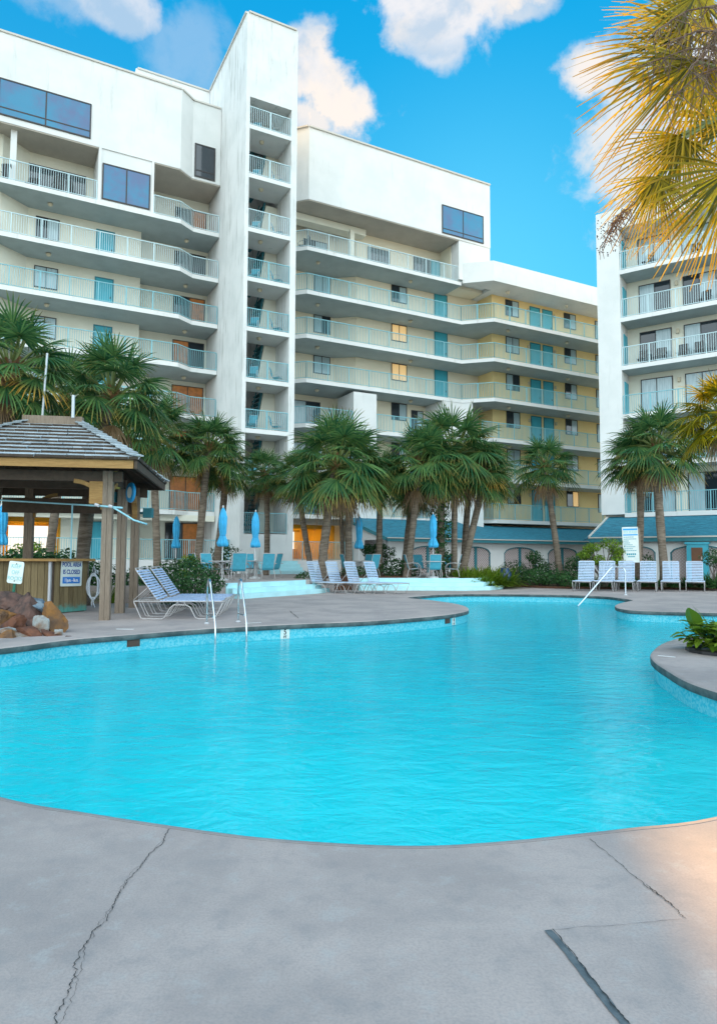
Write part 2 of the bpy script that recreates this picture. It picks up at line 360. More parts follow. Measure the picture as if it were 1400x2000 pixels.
# ------------------------------------------------------------------ upper patio, steps, terrace
PZ=.5
q=MB()
patio=[(-4.45,23.0),(-3.6,24.3),(-2.7,25.6),(-1.9,26.9),(-1.45,28.3),(-.9,29.2),(.2,29.4),(2.6,29.6),(4.4,29.6),(5.6,30.4),(6.2,32.4),(7.0,36),(7.3,44),(-24,44),(-24,26),(-14,21.2),(-9.4,20.4),(-6,20.6),(-5.1,21.6)]
q.prism(patio,.003,PZ); patio_o=setting(q.build('raised_patio',M['concrete']))
M['stepw']=mat('pale_aqua_step_paint',(.50,.82,.86),.6,.12,2)
def steps(front_pts,name,ext):
    q=MB()
    for i in range(2):
        off=.34*(2-i); z1=PZ*(i+1)/3-.0
        line=[]
        for k,p in enumerate(front_pts):
            a=Vector(front_pts[max(0,k-1)]); b=Vector(front_pts[min(len(front_pts)-1,k+1)]); t=(b-a).normalized(); line.append(Vector(p)+Vector((t.y,-t.x))*off)
        back=[Vector(p)+Vector((0,.25)) for p in front_pts][::-1]
        q.prism([(p.x,p.y) for p in line]+[(p.x,p.y) for p in back],.002+i*.001,z1)
    # painted riser of the patio edge itself
    line=[Vector(p) for p in front_pts]; 
    out=[]
    for k,p in enumerate(front_pts):
        a=Vector(front_pts[max(0,k-1)]); b=Vector(front_pts[min(len(front_pts)-1,k+1)]); t=(b-a).normalized(); out.append(Vector(p)+Vector((t.y,-t.x))*.03)
    q.prism([(p.x,p.y) for p in out]+[(p.x,p.y+.1) for p in line[::-1]],.01,PZ+.004)
    return setting(q.build(name,M['stepw']))
steps([(-4.45,23.0),(-3.6,24.3),(-2.7,25.6),(-2.0,26.8),(-1.75,27.4)],'patio_steps',0)
steps([(.0,29.4),(2.6,29.6),(4.4,29.6),(5.2,29.9),(5.75,30.7),(6.2,32.4)],'patio_steps',0)
# ------------------------------------------------------------------ building helpers
M['dfr']=mat('deep_teal_door_frame',(.03,.22,.28),.5)
M['soffitt']=mat('grey_teal_soffit',(.40,.47,.47),.9,.12,1.0)  # grey-teal on slab undersides, other faces keep the slab material
def window(par,s0,s1,z0,z1,t,left='curt',right='curt',fr='frame',fw=.05,mull=True,name='window',side=1,sill=0.0):
    """window on a wall facing -y at depth t"""
    q=MB(); y0=t-.055; y1=t+.01
    q.box(s0,s1,y0,y1,z1-fw,z1); q.box(s0,s1,y0,y1,z0,z0+fw)
    q.box(s0,s0+fw,y0,y1,z0+fw,z1-fw); q.box(s1-fw,s1,y0,y1,z0+fw,z1-fw)
    mid=(s0+s1)/2
    if mull: q.box(mid-fw/2,mid+fw/2,y0+.008,y1,z0+fw,z1-fw)
    if sill: q.box(s0+fw,s1-fw,y0+.01,y1,z0+sill-fw/2,z0+sill+fw/2)
    f=q.build(name,M[fr],par)
    segs=[(s0+fw,mid-(fw/2 if mull else 0),left),(mid+(fw/2 if mull else 0),s1-fw,right)]
    if left==right and not mull: segs=[(s0+fw,s1-fw,left)]
    for a,b,mm in segs:
        p=MB(); p.box(a,b,t-.035,t-.005,z0+fw,z1-fw); p.build('pane',M[mm],f)
    return f
def door(par,s0,s1,z0,z1,t,m='door'):
    q=MB(); q.box(s0,s1,t-.03,t+.01,z0,z1)
    for a,b in ((s0-.07,s0),(s1,s1+.07)): q.box(a,b,t-.05,t+.01,z0,z1)
    q.box(s0-.07,s1+.07,t-.05,t+.01,z1,z1+.07)
    q.mi=[0]*6+[1]*18
    d=q.build('door',[M[m],M['dfr']],par); h=MB(); h.box(s1-.12,s1-.08,t-.07,t-.03,z0+1.0,z0+1.12); h.build('handle',M['frame'],d); return d
def railing(par,path,z,h=1.1,m='rail',sp=.115,post=1.45,name='railing',bw=.02,pw=.05):
    q=MB()
    for i in range(len(path)-1):
        a=Vector((path[i][0],path[i][1],0)); b=Vector((path[i+1][0],path[i+1][1],0)); L=(b-a).length; d=(b-a)/L
        Z=lambda p,zz: Vector((p.x,p.y,zz))
        q.bar(Z(a,z+h),Z(b,z+h),.055,.04); q.bar(Z(a,z+.07),Z(b,z+.07),.03,.03)
        k=max(1,round(L/post))
        for j in range(k+1): p=a+d*(L*j/k); q.box(p.x-pw/2,p.x+pw/2,p.y-pw/2,p.y+pw/2,z,z+h-.022)
        k=max(1,int(L/sp)); w=bw/2
        for j in range(1,k):
            p=a+d*(L*j/k)
            q.add([(p.x-w,p.y-w,z+.085),(p.x+w,p.y-w,z+.085),(p.x+w,p.y+w,z+.085),(p.x-w,p.y+w,z+.085),(p.x-w,p.y-w,z+h-.02),(p.x+w,p.y-w,z+h-.02),(p.x+w,p.y+w,z+h-.02),(p.x-w,p.y+w,z+h-.02)],
                  [(0,1,5,4),(1,2,6,5),(2,3,7,6),(3,0,4,7)])
    return q.build(name,M[m],par)
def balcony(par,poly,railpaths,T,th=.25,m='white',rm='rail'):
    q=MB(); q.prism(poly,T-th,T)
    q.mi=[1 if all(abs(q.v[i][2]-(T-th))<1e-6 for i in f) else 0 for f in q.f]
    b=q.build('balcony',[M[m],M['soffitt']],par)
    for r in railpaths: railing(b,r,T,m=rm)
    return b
def fixture(par,s,t,z,lit=False):
    q=MB(); q.lathe([(.13,0),(.14,-.05),(.10,-.13),(.03,-.17)],(s,t,z),10); q.build('ceiling_lamp',M['lampglass'],par,smooth=True)
M['lampglass']=mat('frosted_lamp_glass',(.62,.55,.40),.4)
M['yellow']=mat('sun_yellow_passage_tint',(.85,.52,.06),.8,.15,1)  # yellow paints in the sunlight coming through the passages
M['amber']=mat('added_warm_glow',(1,.7,.3),.5,emit=(1.0,.68,.2,9))  # glow strips added to emulate sunlight inside the passages
M['cap']=mat('parapet_cap_metal',(.62,.58,.52),.6)

TH=rad(28.0); OX,OY=-5.86,36.5
def LW(s,t,z=0): return Vector((OX+s*math.cos(TH)-t*math.sin(TH),OY+s*math.sin(TH)+t*math.cos(TH),z))
A=thing('condominium_building','white eight storey condominium block with long curved balcony tiers and a tall open stair tower','building',(OX,OY,0),TH)
RL=[22.2,19.36,16.52,13.68,10.84,8.0,5.16]; TL=[r-1.13 for r in RL]
F0=1.19
# ---- left wing walls
q=MB()
lw=[(-40,5.2),(-12.3,5.2),(-10.95,6.3),(-4.83,6.3),(-4.83,7.2),(-.52,7.2),(-.52,16),(-40,16)]
q.prism(lw,3.78,24.08)
# ground floor with a passage through it
q.prism([(-40,5.2),(-12.3,5.2),(-11.7,6.0),(-11.7,16),(-40,16)],0,3.78)
q.prism([(-8.75,6.3),(-4.83,6.3),(-4.83,7.2),(-.52,7.2),(-.52,16),(-8.75,16)],0,3.78)
q.build('wall',M['cream'],A)
q=MB()
q.box(-11.7,-11.66,6.2,15.9,F0,3.74); q.box(-8.79,-8.75,6.4,15.9,F0,3.74); q.box(-11.7,-8.75,6.6,15.9,3.70,3.76)
for t in (8.5,11,14): q.box(-11.62,-8.8,t,t+.25,3.35,3.69)
for s in (-10.1,): q.box(s,s+.25,14.5,14.8,F0,3.35)
q.box(-11.66,-11.2,15.3,15.5,F0,3.35)
q.build('passage_lining',M['yellow'],A)
q=MB(); q.box(-10.9,-9.6,9.5,9.7,3.6,3.68); q.box(-10.9,-9.6,12.5,12.7,3.6,3.68); q.build('added_glow_strip',M['amber'],A)
# ---- left wing penthouse mass
q=MB()
q.prism([(-40,4.1),(-3.1,4.1),(-2.25,4.75),(-.52,4.75),(-.52,14),(-40,14)],24.1,28.98)
q.box(-7.6,-7.44,4.1,6.4,21.07,24.1); q.box(-7.44,-4.72,4.16,6.4,21.07,24.1); q.box(-4.72,-4.58,4.1,7.3,21.07,24.1)
q.box(-5.2,-.52,7.5,13,28.98,31.8)
q.box(-11.95,-11.65,4.5,4.8,21.07,24.1)
q.build('penthouse_wall',M['white'],A)
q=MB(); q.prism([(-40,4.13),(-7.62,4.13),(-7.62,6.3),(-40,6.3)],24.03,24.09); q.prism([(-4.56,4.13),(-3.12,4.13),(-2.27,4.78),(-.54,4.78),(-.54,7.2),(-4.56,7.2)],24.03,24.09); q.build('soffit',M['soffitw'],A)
q=MB()
def cap(path,z,w=.10):
    for i in range(len(path)-1): q.bar(Vector((path[i][0],path[i][1],z)),Vector((path[i+1][0],path[i+1][1],z)),.34,.10)
cap([(-40,4.2),(-3.12,4.2),(-2.27,4.85),(-.55,4.85)],29.0); cap([(-5.1,7.6),(-.55,7.6)],31.82)
cap([(-.42,.1),(2.45,.1)],31.86); cap([(-.42,.1),(-.42,7.4)],31.87)
cap([(4.85,3.58),(19.35,3.58)],28.84); cap([(2.6,6.0),(4.85,3.58)],28.85)
q.build('parapet_cap',M['cap'],A)
for s0,s1 in ((-12.6,-8.05),(-17.3,-12.75)): window(A,s0,s1,24.42,26.42,4.1,'glassb','glassb',fr='bluef' if 'bluef' in M else 'frame',fw=.07,sill=.42)
window(A,-7.38,-4.78,21.2,23.28,4.16,'glassb','glassb',fr='frame',fw=.07)
window(A,-2.12,-.86,24.25,26.33,4.75,'glassd','glassd',fr='frame',fw=.08,mull=False,sill=.42)
window(A,-3.6,-3.2,30.6,31.3,7.5,'glassd','glassd',mull=False); window(A,-1.4,-1.0,29.4,30.6,7.5,'glassd','glassd',mull=False)
# ---- left wing balconies
lp=[(-40,4.1),(-3,4.1),(-2.1,4.75),(-.53,4.75),(-.53,7.3),(-4.9,7.3),(-4.9,6.4),(-11,6.4),(-12.4,5.3),(-40,5.3)]
for k,T in enumerate(TL):
    if k==0: rp=[[(-22,4.15),(-7.65,4.15)],[(-4.55,4.15),(-3.02,4.15),(-2.12,4.8),(-.56,4.8)]]
    else: rp=[[(-22,4.15),(-3.02,4.15),(-2.12,4.8),(-.56,4.8)]]
    balcony(A,lp,rp,T,rm='railw' if k<2 else 'rail')
    st=random.choice(['curt','litw'])
    if k>0:
        window(A,-10.55,-9.32,T+.97,T+2.2,6.3,'glassd' if k in(1,) else 'curt','curt')
        door(A,-7.3,-6.4,T,T+2.12,6.3)
        window(A,-2.65,-.68,T+.03,T+2.3,7.2,'lit' if k>=3 else 'glassd','glassd' if k%2 else 'lit',name='sliding_door')
        window(A,-17.0,-15.6,T+.97,T+2.2,5.2,'curt','glassd'); door(A,-19.2,-18.2,T,T+2.1,5.2)
    else:
        window(A,-11.4,-8.0,T+.03,T+2.3,6.3,'glassd','glassd',name='sliding_door'); window(A,-2.65,-.68,T+.03,T+2.3,7.2,'glassd','lit',name='sliding_door')
    for s,t in ((-9.9,5.2),(-2.2,6.0)):
        if k>0: fixture(A,s,t,T+2.56)
# ground floor left
window(A,-2.85,-.75,F0+.02,3.45,7.2,'glassd','lit',name='sliding_door')
door(A,-7.1,-6.2,F0,3.3,6.3)
# shade-giving bulkhead under first balcony
q=MB(); q.box(-40,-.56,4.5,5.1,3.45,3.78); q.build('beam',M['cream'],A)

# ---- stair tower
LR=[26.43,23.62,20.55,17.76,14.97,12.15,9.37,6.57,3.79]; q=MB()
zb=F0-.7
q.box(-.5,-.28,0,7.5,zb,31.85); q.box(2.2,2.55,0,7.5,zb,31.85); q.box(-.28,2.2,0,7.48,26.95,31.83)
q.box(-.28,2.2,0,.3,zb,2.62); q.box(-.28,2.2,4.6,7.48,zb,26.95)
q.build('stair_tower',M['tower'],A)
q=MB()
q.box(.75,2.2,2.12,2.2,25.4,26.94)
for r_ in LR[1:]:
    z0=r_-1.05; z1=z0+2.62; q.add([(1.02,2.12,z0),(2.2,2.12,z0),(2.2,2.12,z1),(1.50,2.12,z1),(1.02,2.25,z0),(2.2,2.25,z0),(2.2,2.25,z1),(1.50,2.25,z1)],[(0,1,2,3),(4,7,6,5),(0,4,5,1),(1,5,6,2),(2,6,7,3),(3,7,4,0)])
q.build('stair_wall',M['cream'],A)
for k,r in enumerate(LR):
    T=r-1.05
    if k<len(LR)-1:
        q=MB(); q.box(-.28,2.2,.02,2.1,T-.24,T); b=q.build('stair_landing',M['white'],A); railing(b,[(-.27,.07),(2.19,.07)],T,h=1.05,m='railw' if k<3 else 'rail',post=1.2)
        fixture(A,.75,.9,T-.24)
    else: railing(A,[(-.27,.07),(2.19,.07)],2.64,h=1.12,m='rail',post=1.2)
    # flight: stringers and treads climbing away from the landing
    q=MB(); z0=T; z1=T+2.75
    if k==0: z1=T+1.4
    q.bar((.92,2.2,z0),(1.42,2.2,z1),.06,.26,up=(0,1,0)); q.bar((.62,2.6,z0+.4),(1.25,2.6,z1),.04,.10,up=(0,1,0))
    for j in range(9):
        f=j/8; q.box(.75+.55*f,1.0+.55*f,2.25,3.4,z0+.2+(z1-z0-.4)*f-.03,z0+.2+(z1-z0-.4)*f+.02)
    
    q.build('stair_flight',M['fascia'],A)

# ---- middle wing
q=MB()
mwp=[(2.55,6.9),(8.3,6.9),(9.55,5.9),(20,5.9),(20,14),(2.55,14)]
q.prism(mwp,3.78,20.96)
q.prism([(2.55,6.9),(8.3,6.9),(9.55,5.9),(16.5,5.9),(16.5,4.5),(19.35,4.5),(19.35,14),(2.55,14)],20.96,24.06)
q.prism([(8.45,5.7),(20,5.7),(20,14),(8.45,14)],0,3.78); q.prism([(20.01,4.4),(42,4.4),(42,14),(20.01,14)],0,3.78)
q.prism([(2.55,6.9),(3.9,6.9),(3.9,14),(2.55,14)],0,3.78)
q.build('wall',M['creamw'],A)
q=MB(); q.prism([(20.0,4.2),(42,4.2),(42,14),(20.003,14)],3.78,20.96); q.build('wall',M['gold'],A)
q=MB(); q.box(3.9,3.94,6.9,13.9,F0,3.72); q.box(8.41,8.45,6.9,13.9,F0,3.72); q.box(3.94,8.41,6.9,13.9,3.68,3.75)
for t in (7.4,10,12.8): q.box(3.95,8.4,t,t+.25,3.3,3.68)
for s in (5.4,6.9): q.box(s,s+.22,12.6,12.85,F0,3.3)
q.box(3.95,8.4,13.2,13.3,F0,F0+.8)
q.build('passage_lining',M['yellow'],A)
q=MB(); q.box(5,7,8.5,8.7,3.58,3.66); q.box(5,7,11,11.2,3.58,3.66); q.build('added_glow_strip',M['amber'],A)
q=MB()
q.prism([(2.56,6.0),(4.85,3.5),(19.35,3.5),(19.35,14),(2.56,14)],24.05,28.82)
q.box(16.55,19.35,3.56,5.0,21.2,24.05)
q.build('penthouse_wall',M['white'],A)
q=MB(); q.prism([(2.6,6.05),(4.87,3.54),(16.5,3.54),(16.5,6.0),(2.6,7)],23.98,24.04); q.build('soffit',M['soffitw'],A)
q=MB(); q.box(4.6,9.9,5.2,6.0,23.5,23.95); q.box(8.6,8.9,5.0,5.3,21.07,23.6); q.build('beam',M['cream'],A)
window(A,15.05,18.7,24.2,26.27,3.5,'glassb','glassb',fr='frame',fw=.07,sill=.35)
# roof parapet of the lower right part
q=MB(); q.prism([(16.9,3.55),(18.5,2.12),(42,2.12),(42,14),(19.4,14),(19.4,3.6),(16.9,3.65)],20.95,22.4)
q.build('roof_parapet',M['white'],A)
mp_=[(2.57,6.0),(4.87,3.7),(16.86,3.7),(18.5,2.1),(42,2.1),(42,4.3),(20.1,4.3),(20.1,6),(9.6,6),(8.4,7),(2.57,7)]
mrail=[(2.6,6.05),(4.89,3.75),(16.86,3.75),(18.5,2.15),(36,2.15)]
for k,T in enumerate(TL):
    if k==0:
        balcony(A,[(2.57,6.0),(4.87,3.7),(16.86,3.7),(16.86,6),(9.6,6),(8.4,7),(2.57,7)],[mrail[:3]],T,rm='railw')
        window(A,5.95,7.75,T+.03,T+2.1,6.9,'glassd','curt',name='sliding_door'); window(A,10.4,12.2,T+.03,T+2.1,5.9,'glassd','glassd',name='sliding_door')
        window(A,14.2,15.7,T+.03,T+2.2,5.9,'glassd','glassd',name='sliding_door')
        door(A,15.75,16.45,T,T+2.2,5.86)
        continue
    if k<4: poly,rp=mp_,[mrail]
    else:
        poly=mp_; rp=[mrail[:2]+[(8.15,3.75)],[(9.95,3.75),(15.2,3.75)],[(17.4,2.15),(36,2.15)]]
    if k==6: poly=mp_
    b=balcony(A,poly,rp,T)
    # section windows and doors
    window(A,6.77,8.03,T+1.35,T+2.6,6.9,'curt','curt' if k!=2 else 'glassd') if k<4 else window(A,5.2,7.3,T+.03,T+2.2,6.9,'curt','glassd',name='sliding_door')
    st={1:('glassd','curt'),2:('litw','litw'),3:('litw','litw')}.get(k,('glassd','curt'))
    window(A,12.35,13.62,T+1.35,T+2.57,5.9,*st)
    if k<4: door(A,16.07,17.1,T,T+2.58,5.9)
    else: window(A,14.0,15.0,T+.1,T+2.2,5.9,'glassd','curt',name='sliding_door')
    a,bb=[('curt','glassd'),('glassd','curt'),('curt','curt')][k%3]
    window(A,21.27,22.56,T+1.35,T+2.57,4.2,a,bb); window(A,27.2,28.45,T+1.35,T+2.57,4.2,'glassd','litw' if k==6 else 'curt')
    door(A,23.72,24.62,T,T+2.4,4.2); door(A,25.0,25.9,T,T+2.4,4.2)
    window(A,30.6,31.9,T+1.0,T+2.5,4.2,'curt','litw' if k==6 else 'curt')
    for s,t in ((6.2,5.0),(13.2,4.7),(20.5,3.0),(26.3,3.0),(30.0,3.0)): fixture(A,s,t,T+2.57)
q=MB()
for k in range(4,7):
    T=TL[k]
    q.prism([(15.2,3.72),(16.88,3.72),(17.4,3.2),(17.4,5.9),(15.2,5.9)],T,T+2.58)   # closed jog of the lower storeys
q.box(8.2,9.9,3.66,6.0,3.9,12.1); q.prism([(16.2,3.6),(17.4,2.08),(17.4,4.6),(16.2,4.6)],2.6,9.7)
q.build('bay_wall',M['white'],A)
for s in (23.45,26.15):
    for T in TL[1:]: q=MB(); q.box(s-.06,s+.06,4.06,4.19,T+1.95,T+2.2); q.build('wall_lamp',M['lampglass'],A)
q=MB(); q.box(2.56,42,4.6,5.2,3.45,3.78); q.build('beam',M['soffitw'],A)

# terrace in front of both wings
q=MB(); q.prism([(-40,2.6),(-.55,2.6),(-.55,16),(-40,16)],0,F0); q.prism([(2.6,2.6),(9.2,2.6),(9.2,13.9),(2.6,13.9)],0,F0)
q.prism([(-.55,-.5),(2.6,-.5),(2.6,0.02),(-.55,0.02)],0,.5)
tr=q.build('terrace',M['white'],None); tr.location=(OX,OY,0); tr.rotation_euler=(0,0,TH); setting(tr)
def thing_at(o): o.location=(OX,OY,0); o.rotation_euler=(0,0,TH); return o
f=thing_at(railing(None,[(-22,2.7),(-1.0,2.7),(-.7,1.2)],F0,h=1.12,name='terrace_railing')); tag(f,'teal picket railing along the ground floor terrace left of the stair tower','railing')
f=thing_at(railing(None,[(2.3,1.4),(2.7,2.7),(9.1,2.7)],F0,h=1.12,name='terrace_railing')); tag(f,'teal picket railing before the glowing passage right of the stair tower','railing')
q=MB()
for i in range(4): q.box(.3-.0*i,2.6,-1.6+.33*i,-.5,PZ-.02+i*.001,PZ+.17*(i+1))
tr=q.build('terrace_steps',M['stepw'],None); tr.location=(OX,OY,0); tr.rotation_euler=(0,0,TH); setting(tr)

# ------------------------------------------------------------------ right building
URA=math.atan2(-.576,.817); 
B=thing('condominium_building','white balconied condominium wing at the right edge of the photo behind two palms','building',(15,39,0),URA)
TR=[r-.06-1.13 for r in RL]
q=MB(); q.prism([(.22,1.6),(12,1.6),(12,13),(-1.08,13),(-1.08,1.6)],3.6,20.8); q.prism([(-.9,.6),(12,.6),(12,13),(-.9,13)],0,3.6); q.build('wall',M['cream'],B)
q=MB(); q.box(-1.08,.22,0,1.6,3.9,21.9); q.box(.22,12,0,13,20.7,21.9); q.box(.16,.21,0.03,1.6,3.95,20.7); q.build('pier',M['white'],B)
q=MB(); q.box(-.9,12,.3,.6,3.2,3.9); q.build('beam',M['soffitw'],B)
for k,T in enumerate(TR):
    if k==0: continue
    balcony(B,[(.22,-.02),(12,-.02),(12,1.7),(.22,1.7)],[[(.27,.04),(11.9,.04)]],T,rm='railw' if k<4 else 'rail')
    for j,(a,b) in enumerate(((.9,2.65),(3.3,5.05),(5.7,7.4))):
        window(B,a,b,T+.03,T+2.27,1.6,'curt' if (k+j)%3 else 'glassd','curt' if (k*2+j)%3!=1 else 'glassd',name='sliding_door')
    q=MB(); q.box(.21,.26,.55,1.35,T,T+2.05); q.build('door',M['door'],B)
    q=MB(); q.box(2.9,3.05,1.45,1.6,T+1.85,T+2.1); q.build('wall_lamp',M['lampglass'],B)

# ------------------------------------------------------------------ low annexes with blue shingle roofs and lattice arches
M['lattice']=mat('white_lattice',(.62,.52,.50),.7)
M['inner']=mat('shaded_inner_wall',(.08,.05,.05),.9)  # near-black colour paints in the shade behind the lattice
def arch_building(par,s0,s1,arches,t,ztop,spring,apex,wallm='white',inner=None,depth=2.5,z0=0.0,gap=None):
    """wall facing -y with segmental arch openings, lattice panels and teal mullion in each"""
    th=.22; q=MB(); edges=[s0]+[e for a in arches for e in a]+[s1]
    for i in range(0,len(edges),2): q.box(edges[i],edges[i+1],t,t+th,z0,ztop)
    nseg=14
    def az(a,b,x):
        c=(a+b)/2; hw=(b-a)/2; return spring+(apex-spring)*math.sqrt(max(0,1-((x-c)/hw)**2))
    for a,b in arches:
        for k in range(nseg):
            x0=a+(b-a)*k/nseg; x1=a+(b-a)*(k+1)/nseg; za,zb=az(a,b,x0),az(a,b,x1)
            q.add([(x0,t,za),(x1,t,zb),(x1,t,ztop),(x0,t,ztop),(x0,t+th,za),(x1,t+th,zb),(x1,t+th,ztop),(x0,t+th,ztop)],[(0,1,2,3),(4,7,6,5),(0,4,5,1)])
    q.build('wall',M[wallm],par)
    for a,b in arches:
        q=MB(); 
        for k in range(nseg):
            x0=a+(b-a)*k/nseg; x1=a+(b-a)*(k+1)/nseg
            q.bar((x0,t+.03,az(a,b,x0)-.03),(x1,t+.03,az(a,b,x1)-.03),.12,.05)
        q.box((a+b)/2-.09,(a+b)/2+.09,t+.02,t+.1,z0,az(a,b,(a+b)/2)-.05); q.box(a,a+.05,t-.01,t+.1,z0,spring); q.box(b-.05,b,t-.01,t+.1,z0,spring)
        fr=q.build('arch_frame',M['fascia'],par)
        q=MB(); pitch=.155; w=.055; H=apex+.2
        for sgn,dy in ((1,.06),(-1,.085)):
            c=a-H-.5
            while c<b+H+.5:
                run=[];st=.03
                zz=z0+.02
                while zz<apex:
                    x=c+sgn*zz if sgn>0 else c+ (H-zz)
                    if a+.05<x<b-.05 and zz<az(a,b,x)-.05 and abs(x-(a+b)/2)>.1: run.append((x,zz))
                    elif len(run)>1: 
                        q.bar((run[0][0],t+dy,run[0][1]),(run[-1][0],t+dy,run[-1][1]),w,.02,up=(0,1,0)) ; run=[]
                    else: run=[]
                    zz+=st
                if len(run)>1: q.bar((run[0][0],t+dy,run[0][1]),(run[-1][0],t+dy,run[-1][1]),w,.02,up=(0,1,0))
                c+=pitch
        q.build('lattice',M['lattice'],fr)
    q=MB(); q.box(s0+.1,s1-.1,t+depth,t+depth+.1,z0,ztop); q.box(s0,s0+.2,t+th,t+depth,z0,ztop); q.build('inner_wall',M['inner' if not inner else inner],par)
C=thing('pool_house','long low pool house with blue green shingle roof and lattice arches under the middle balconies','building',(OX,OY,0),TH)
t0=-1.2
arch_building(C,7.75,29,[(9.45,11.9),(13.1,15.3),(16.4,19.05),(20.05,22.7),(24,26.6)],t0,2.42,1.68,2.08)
q=MB()   # roof slab
def slope(s0,s1,ta,za,tb,zb,th=.12):
    q.add([(s0,ta,za),(s1,ta,za),(s1,tb,zb),(s0,tb,zb),(s0,ta,za-th),(s1,ta,za-th),(s1,tb,zb-th),(s0,tb,zb-th)],[(0,1,2,3),(7,6,5,4),(0,4,5,1),(1,5,6,2),(2,6,7,3),(3,7,4,0)])
slope(7.6,16.2,-1.62,2.52,3.62,3.9); slope(16.2,29,-1.62,2.522,2.6,3.60)
q.build('roof',M['roofblue'],C)
q=MB(); q.box(7.62,29,-1.66,-1.58,2.30,2.47); q.bar((7.58,-1.6,2.44),(7.58,3.6,3.80),.06,.2); q.build('fascia_board',M['fascia'],C)
q=MB(); q.box(7.62,29,-1.70,-1.58,2.475,2.53); q.build('drip_edge',M['cap'],C)
q=MB(); q.add([(7.75,t0,0),(7.75,3.6,0),(7.75,3.6,3.75),(7.75,-1.2,2.42),(7.9,t0,0),(7.9,3.6,0),(7.9,3.6,3.75),(7.9,-1.2,2.42)],[(0,3,2,1),(4,5,6,7),(0,1,5,4),(1,2,6,5),(2,3,7,6),(3,0,4,7)]); q.build('gable_wall',M['white'],C)
Dn=thing('pool_house','low annex with bright blue shingle roof and teal framed brown door behind right loungers','building',(15,39,0),URA)
arch_building(Dn,-.6,10,[(.35,2.47),(3.17,5.7),(6.6,9.0)],-3.2,2.30,1.68,2.05,inner='white')
q=MB(); slope(-.75,10,-3.56,2.50,.5,3.85); q.add([(-.75,-3.56,2.50),(-.75,.5,3.85),(-2.3,.5,2.5),(-.75,-3.56,2.38),(-.75,.5,3.73),(-2.3,.5,2.38)],[(0,1,2),(5,4,3),(0,2,5,3),(1,4,5,2)]); q.build('roof',M['roofblue'],Dn)
q=MB(); q.box(-.75,10,-3.6,-3.53,2.24,2.44); q.build('fascia_board',M['fascia'],Dn)
q=MB(); q.box(-.75,10,-3.64,-3.53,2.445,2.51); q.bar((-.77,-3.58,2.50),(-.77,.5,3.86),.08,.14); q.build('drip_edge',M['cap'],Dn)
q=MB(); q.box(3.98,4.93,-3.55,-3.15,0,2.10); q.box(3.90,5.0,-3.6,-3.15,2.10,2.2); sx=q.build('door_surround',M['door'],Dn)
M['brown']=mat('brown_door',(.17,.07,.03),.5,.2,2)
q=MB(); q.box(4.2,4.7,-3.58,-3.54,0,1.93); dd=q.build('door',M['brown'],Dn)
q=MB(); q.box(4.63,4.67,-3.62,-3.58,1.35,1.5); q.build('handle',M['cap'],dd)
# ------------------------------------------------------------------ palms
def leafmat(name,c1,c2,tip,tipamt,trans=.35,rough=.42):
    m=bpy.data.materials.new(name); m.use_nodes=True; t=N(m.node_tree); t.nt.nodes.clear()
    out=t.n('ShaderNodeOutputMaterial'); p=t.n('ShaderNodeBsdfPrincipled'); p.inputs['Roughness'].default_value=rough; p.inputs['Specular IOR Level'].default_value=.22
    at=t.n('ShaderNodeAttribute',attribute_name='leaf'); sc=t.n('ShaderNodeSeparateColor'); t.l(at.outputs['Color'],sc.inputs[0])
    c=t.mix(sc.outputs[2],c1,c2)                              # b: leaflet's own tone
    dry=t.math('MULTIPLY',t.ramp(t.math('ADD',sc.outputs[0],t.math('MULTIPLY',sc.outputs[1],.55)),.72,1.25),tipamt)   # r: along the blade, g: how dry the frond is
    c=t.mix(dry,c,tip); t.l(c,p.inputs['Base Color'])
    tl=t.n('ShaderNodeBsdfTranslucent'); t.l(c,tl.inputs[0]); mx=t.n('ShaderNodeMixShader'); mx.inputs[0].default_value=trans
    t.l(p.outputs[0],mx.inputs[1]); t.l(tl.outputs[0],mx.inputs[2]); t.l(mx.outputs[0],out.inputs[0]); return m
M['palm']=leafmat('palm_leaf',(.022,.10,.040),(.145,.27,.08),(.62,.32,.05),.9,.4,.36)
M['palm_sunlit']=leafmat('sun_tinted_palm_leaf',(.045,.06,.004),(.50,.37,.010),(.62,.32,.02),.6,.42)  # palm leaf copy with the sun's gold put into its colour
M['palmdead']=leafmat('dead_palm_leaf',(.16,.09,.045),(.30,.19,.10),(.35,.24,.15),.6,.2,.8)
def barkmat(name,c,c2,s=(1,1,7)):
    m=bpy.data.materials.new(name); m.use_nodes=True; t=N(m.node_tree); t.nt.nodes.clear()
    out=t.n('ShaderNodeOutputMaterial'); p=t.n('ShaderNodeBsdfPrincipled'); t.l(p.outputs[0],out.inputs[0]); p.inputs['Roughness'].default_value=.9
    tcn=t.n('ShaderNodeTexCoord'); mp=t.n('ShaderNodeMapping'); mp.inputs['Scale'].default_value=s; t.l(tcn.outputs['Object'],mp.inputs[0])
    a=t.noise(mp.outputs[0],2.6,7,.7,.4); b=t.noise(tcn.outputs['Object'],1.1,5,.6)
    cc=t.mix(t.ramp(a.outputs['Fac'],.35,.65),c,c2); cc=t.mix(t.ramp(b.outputs['Fac'],.5,.7,0,.6),cc,tuple(x*1.35 for x in c2)); t.l(cc,p.inputs['Base Color'])
    bn=t.n('ShaderNodeBump'); bn.inputs['Strength'].default_value=1; bn.inputs['Distance'].default_value=.05; t.l(a.outputs['Fac'],bn.inputs['Height']); t.l(bn.outputs[0],p.inputs['Normal'])
    return m
M['bark']=barkmat('palm_bark',(.12,.088,.062),(.26,.205,.155))
M['boot']=barkmat('palm_boots',(.14,.065,.025),(.36,.20,.09),(3,3,3))
M['stem']=mat('petiole_green',(.16,.20,.05),.5,.3,2)

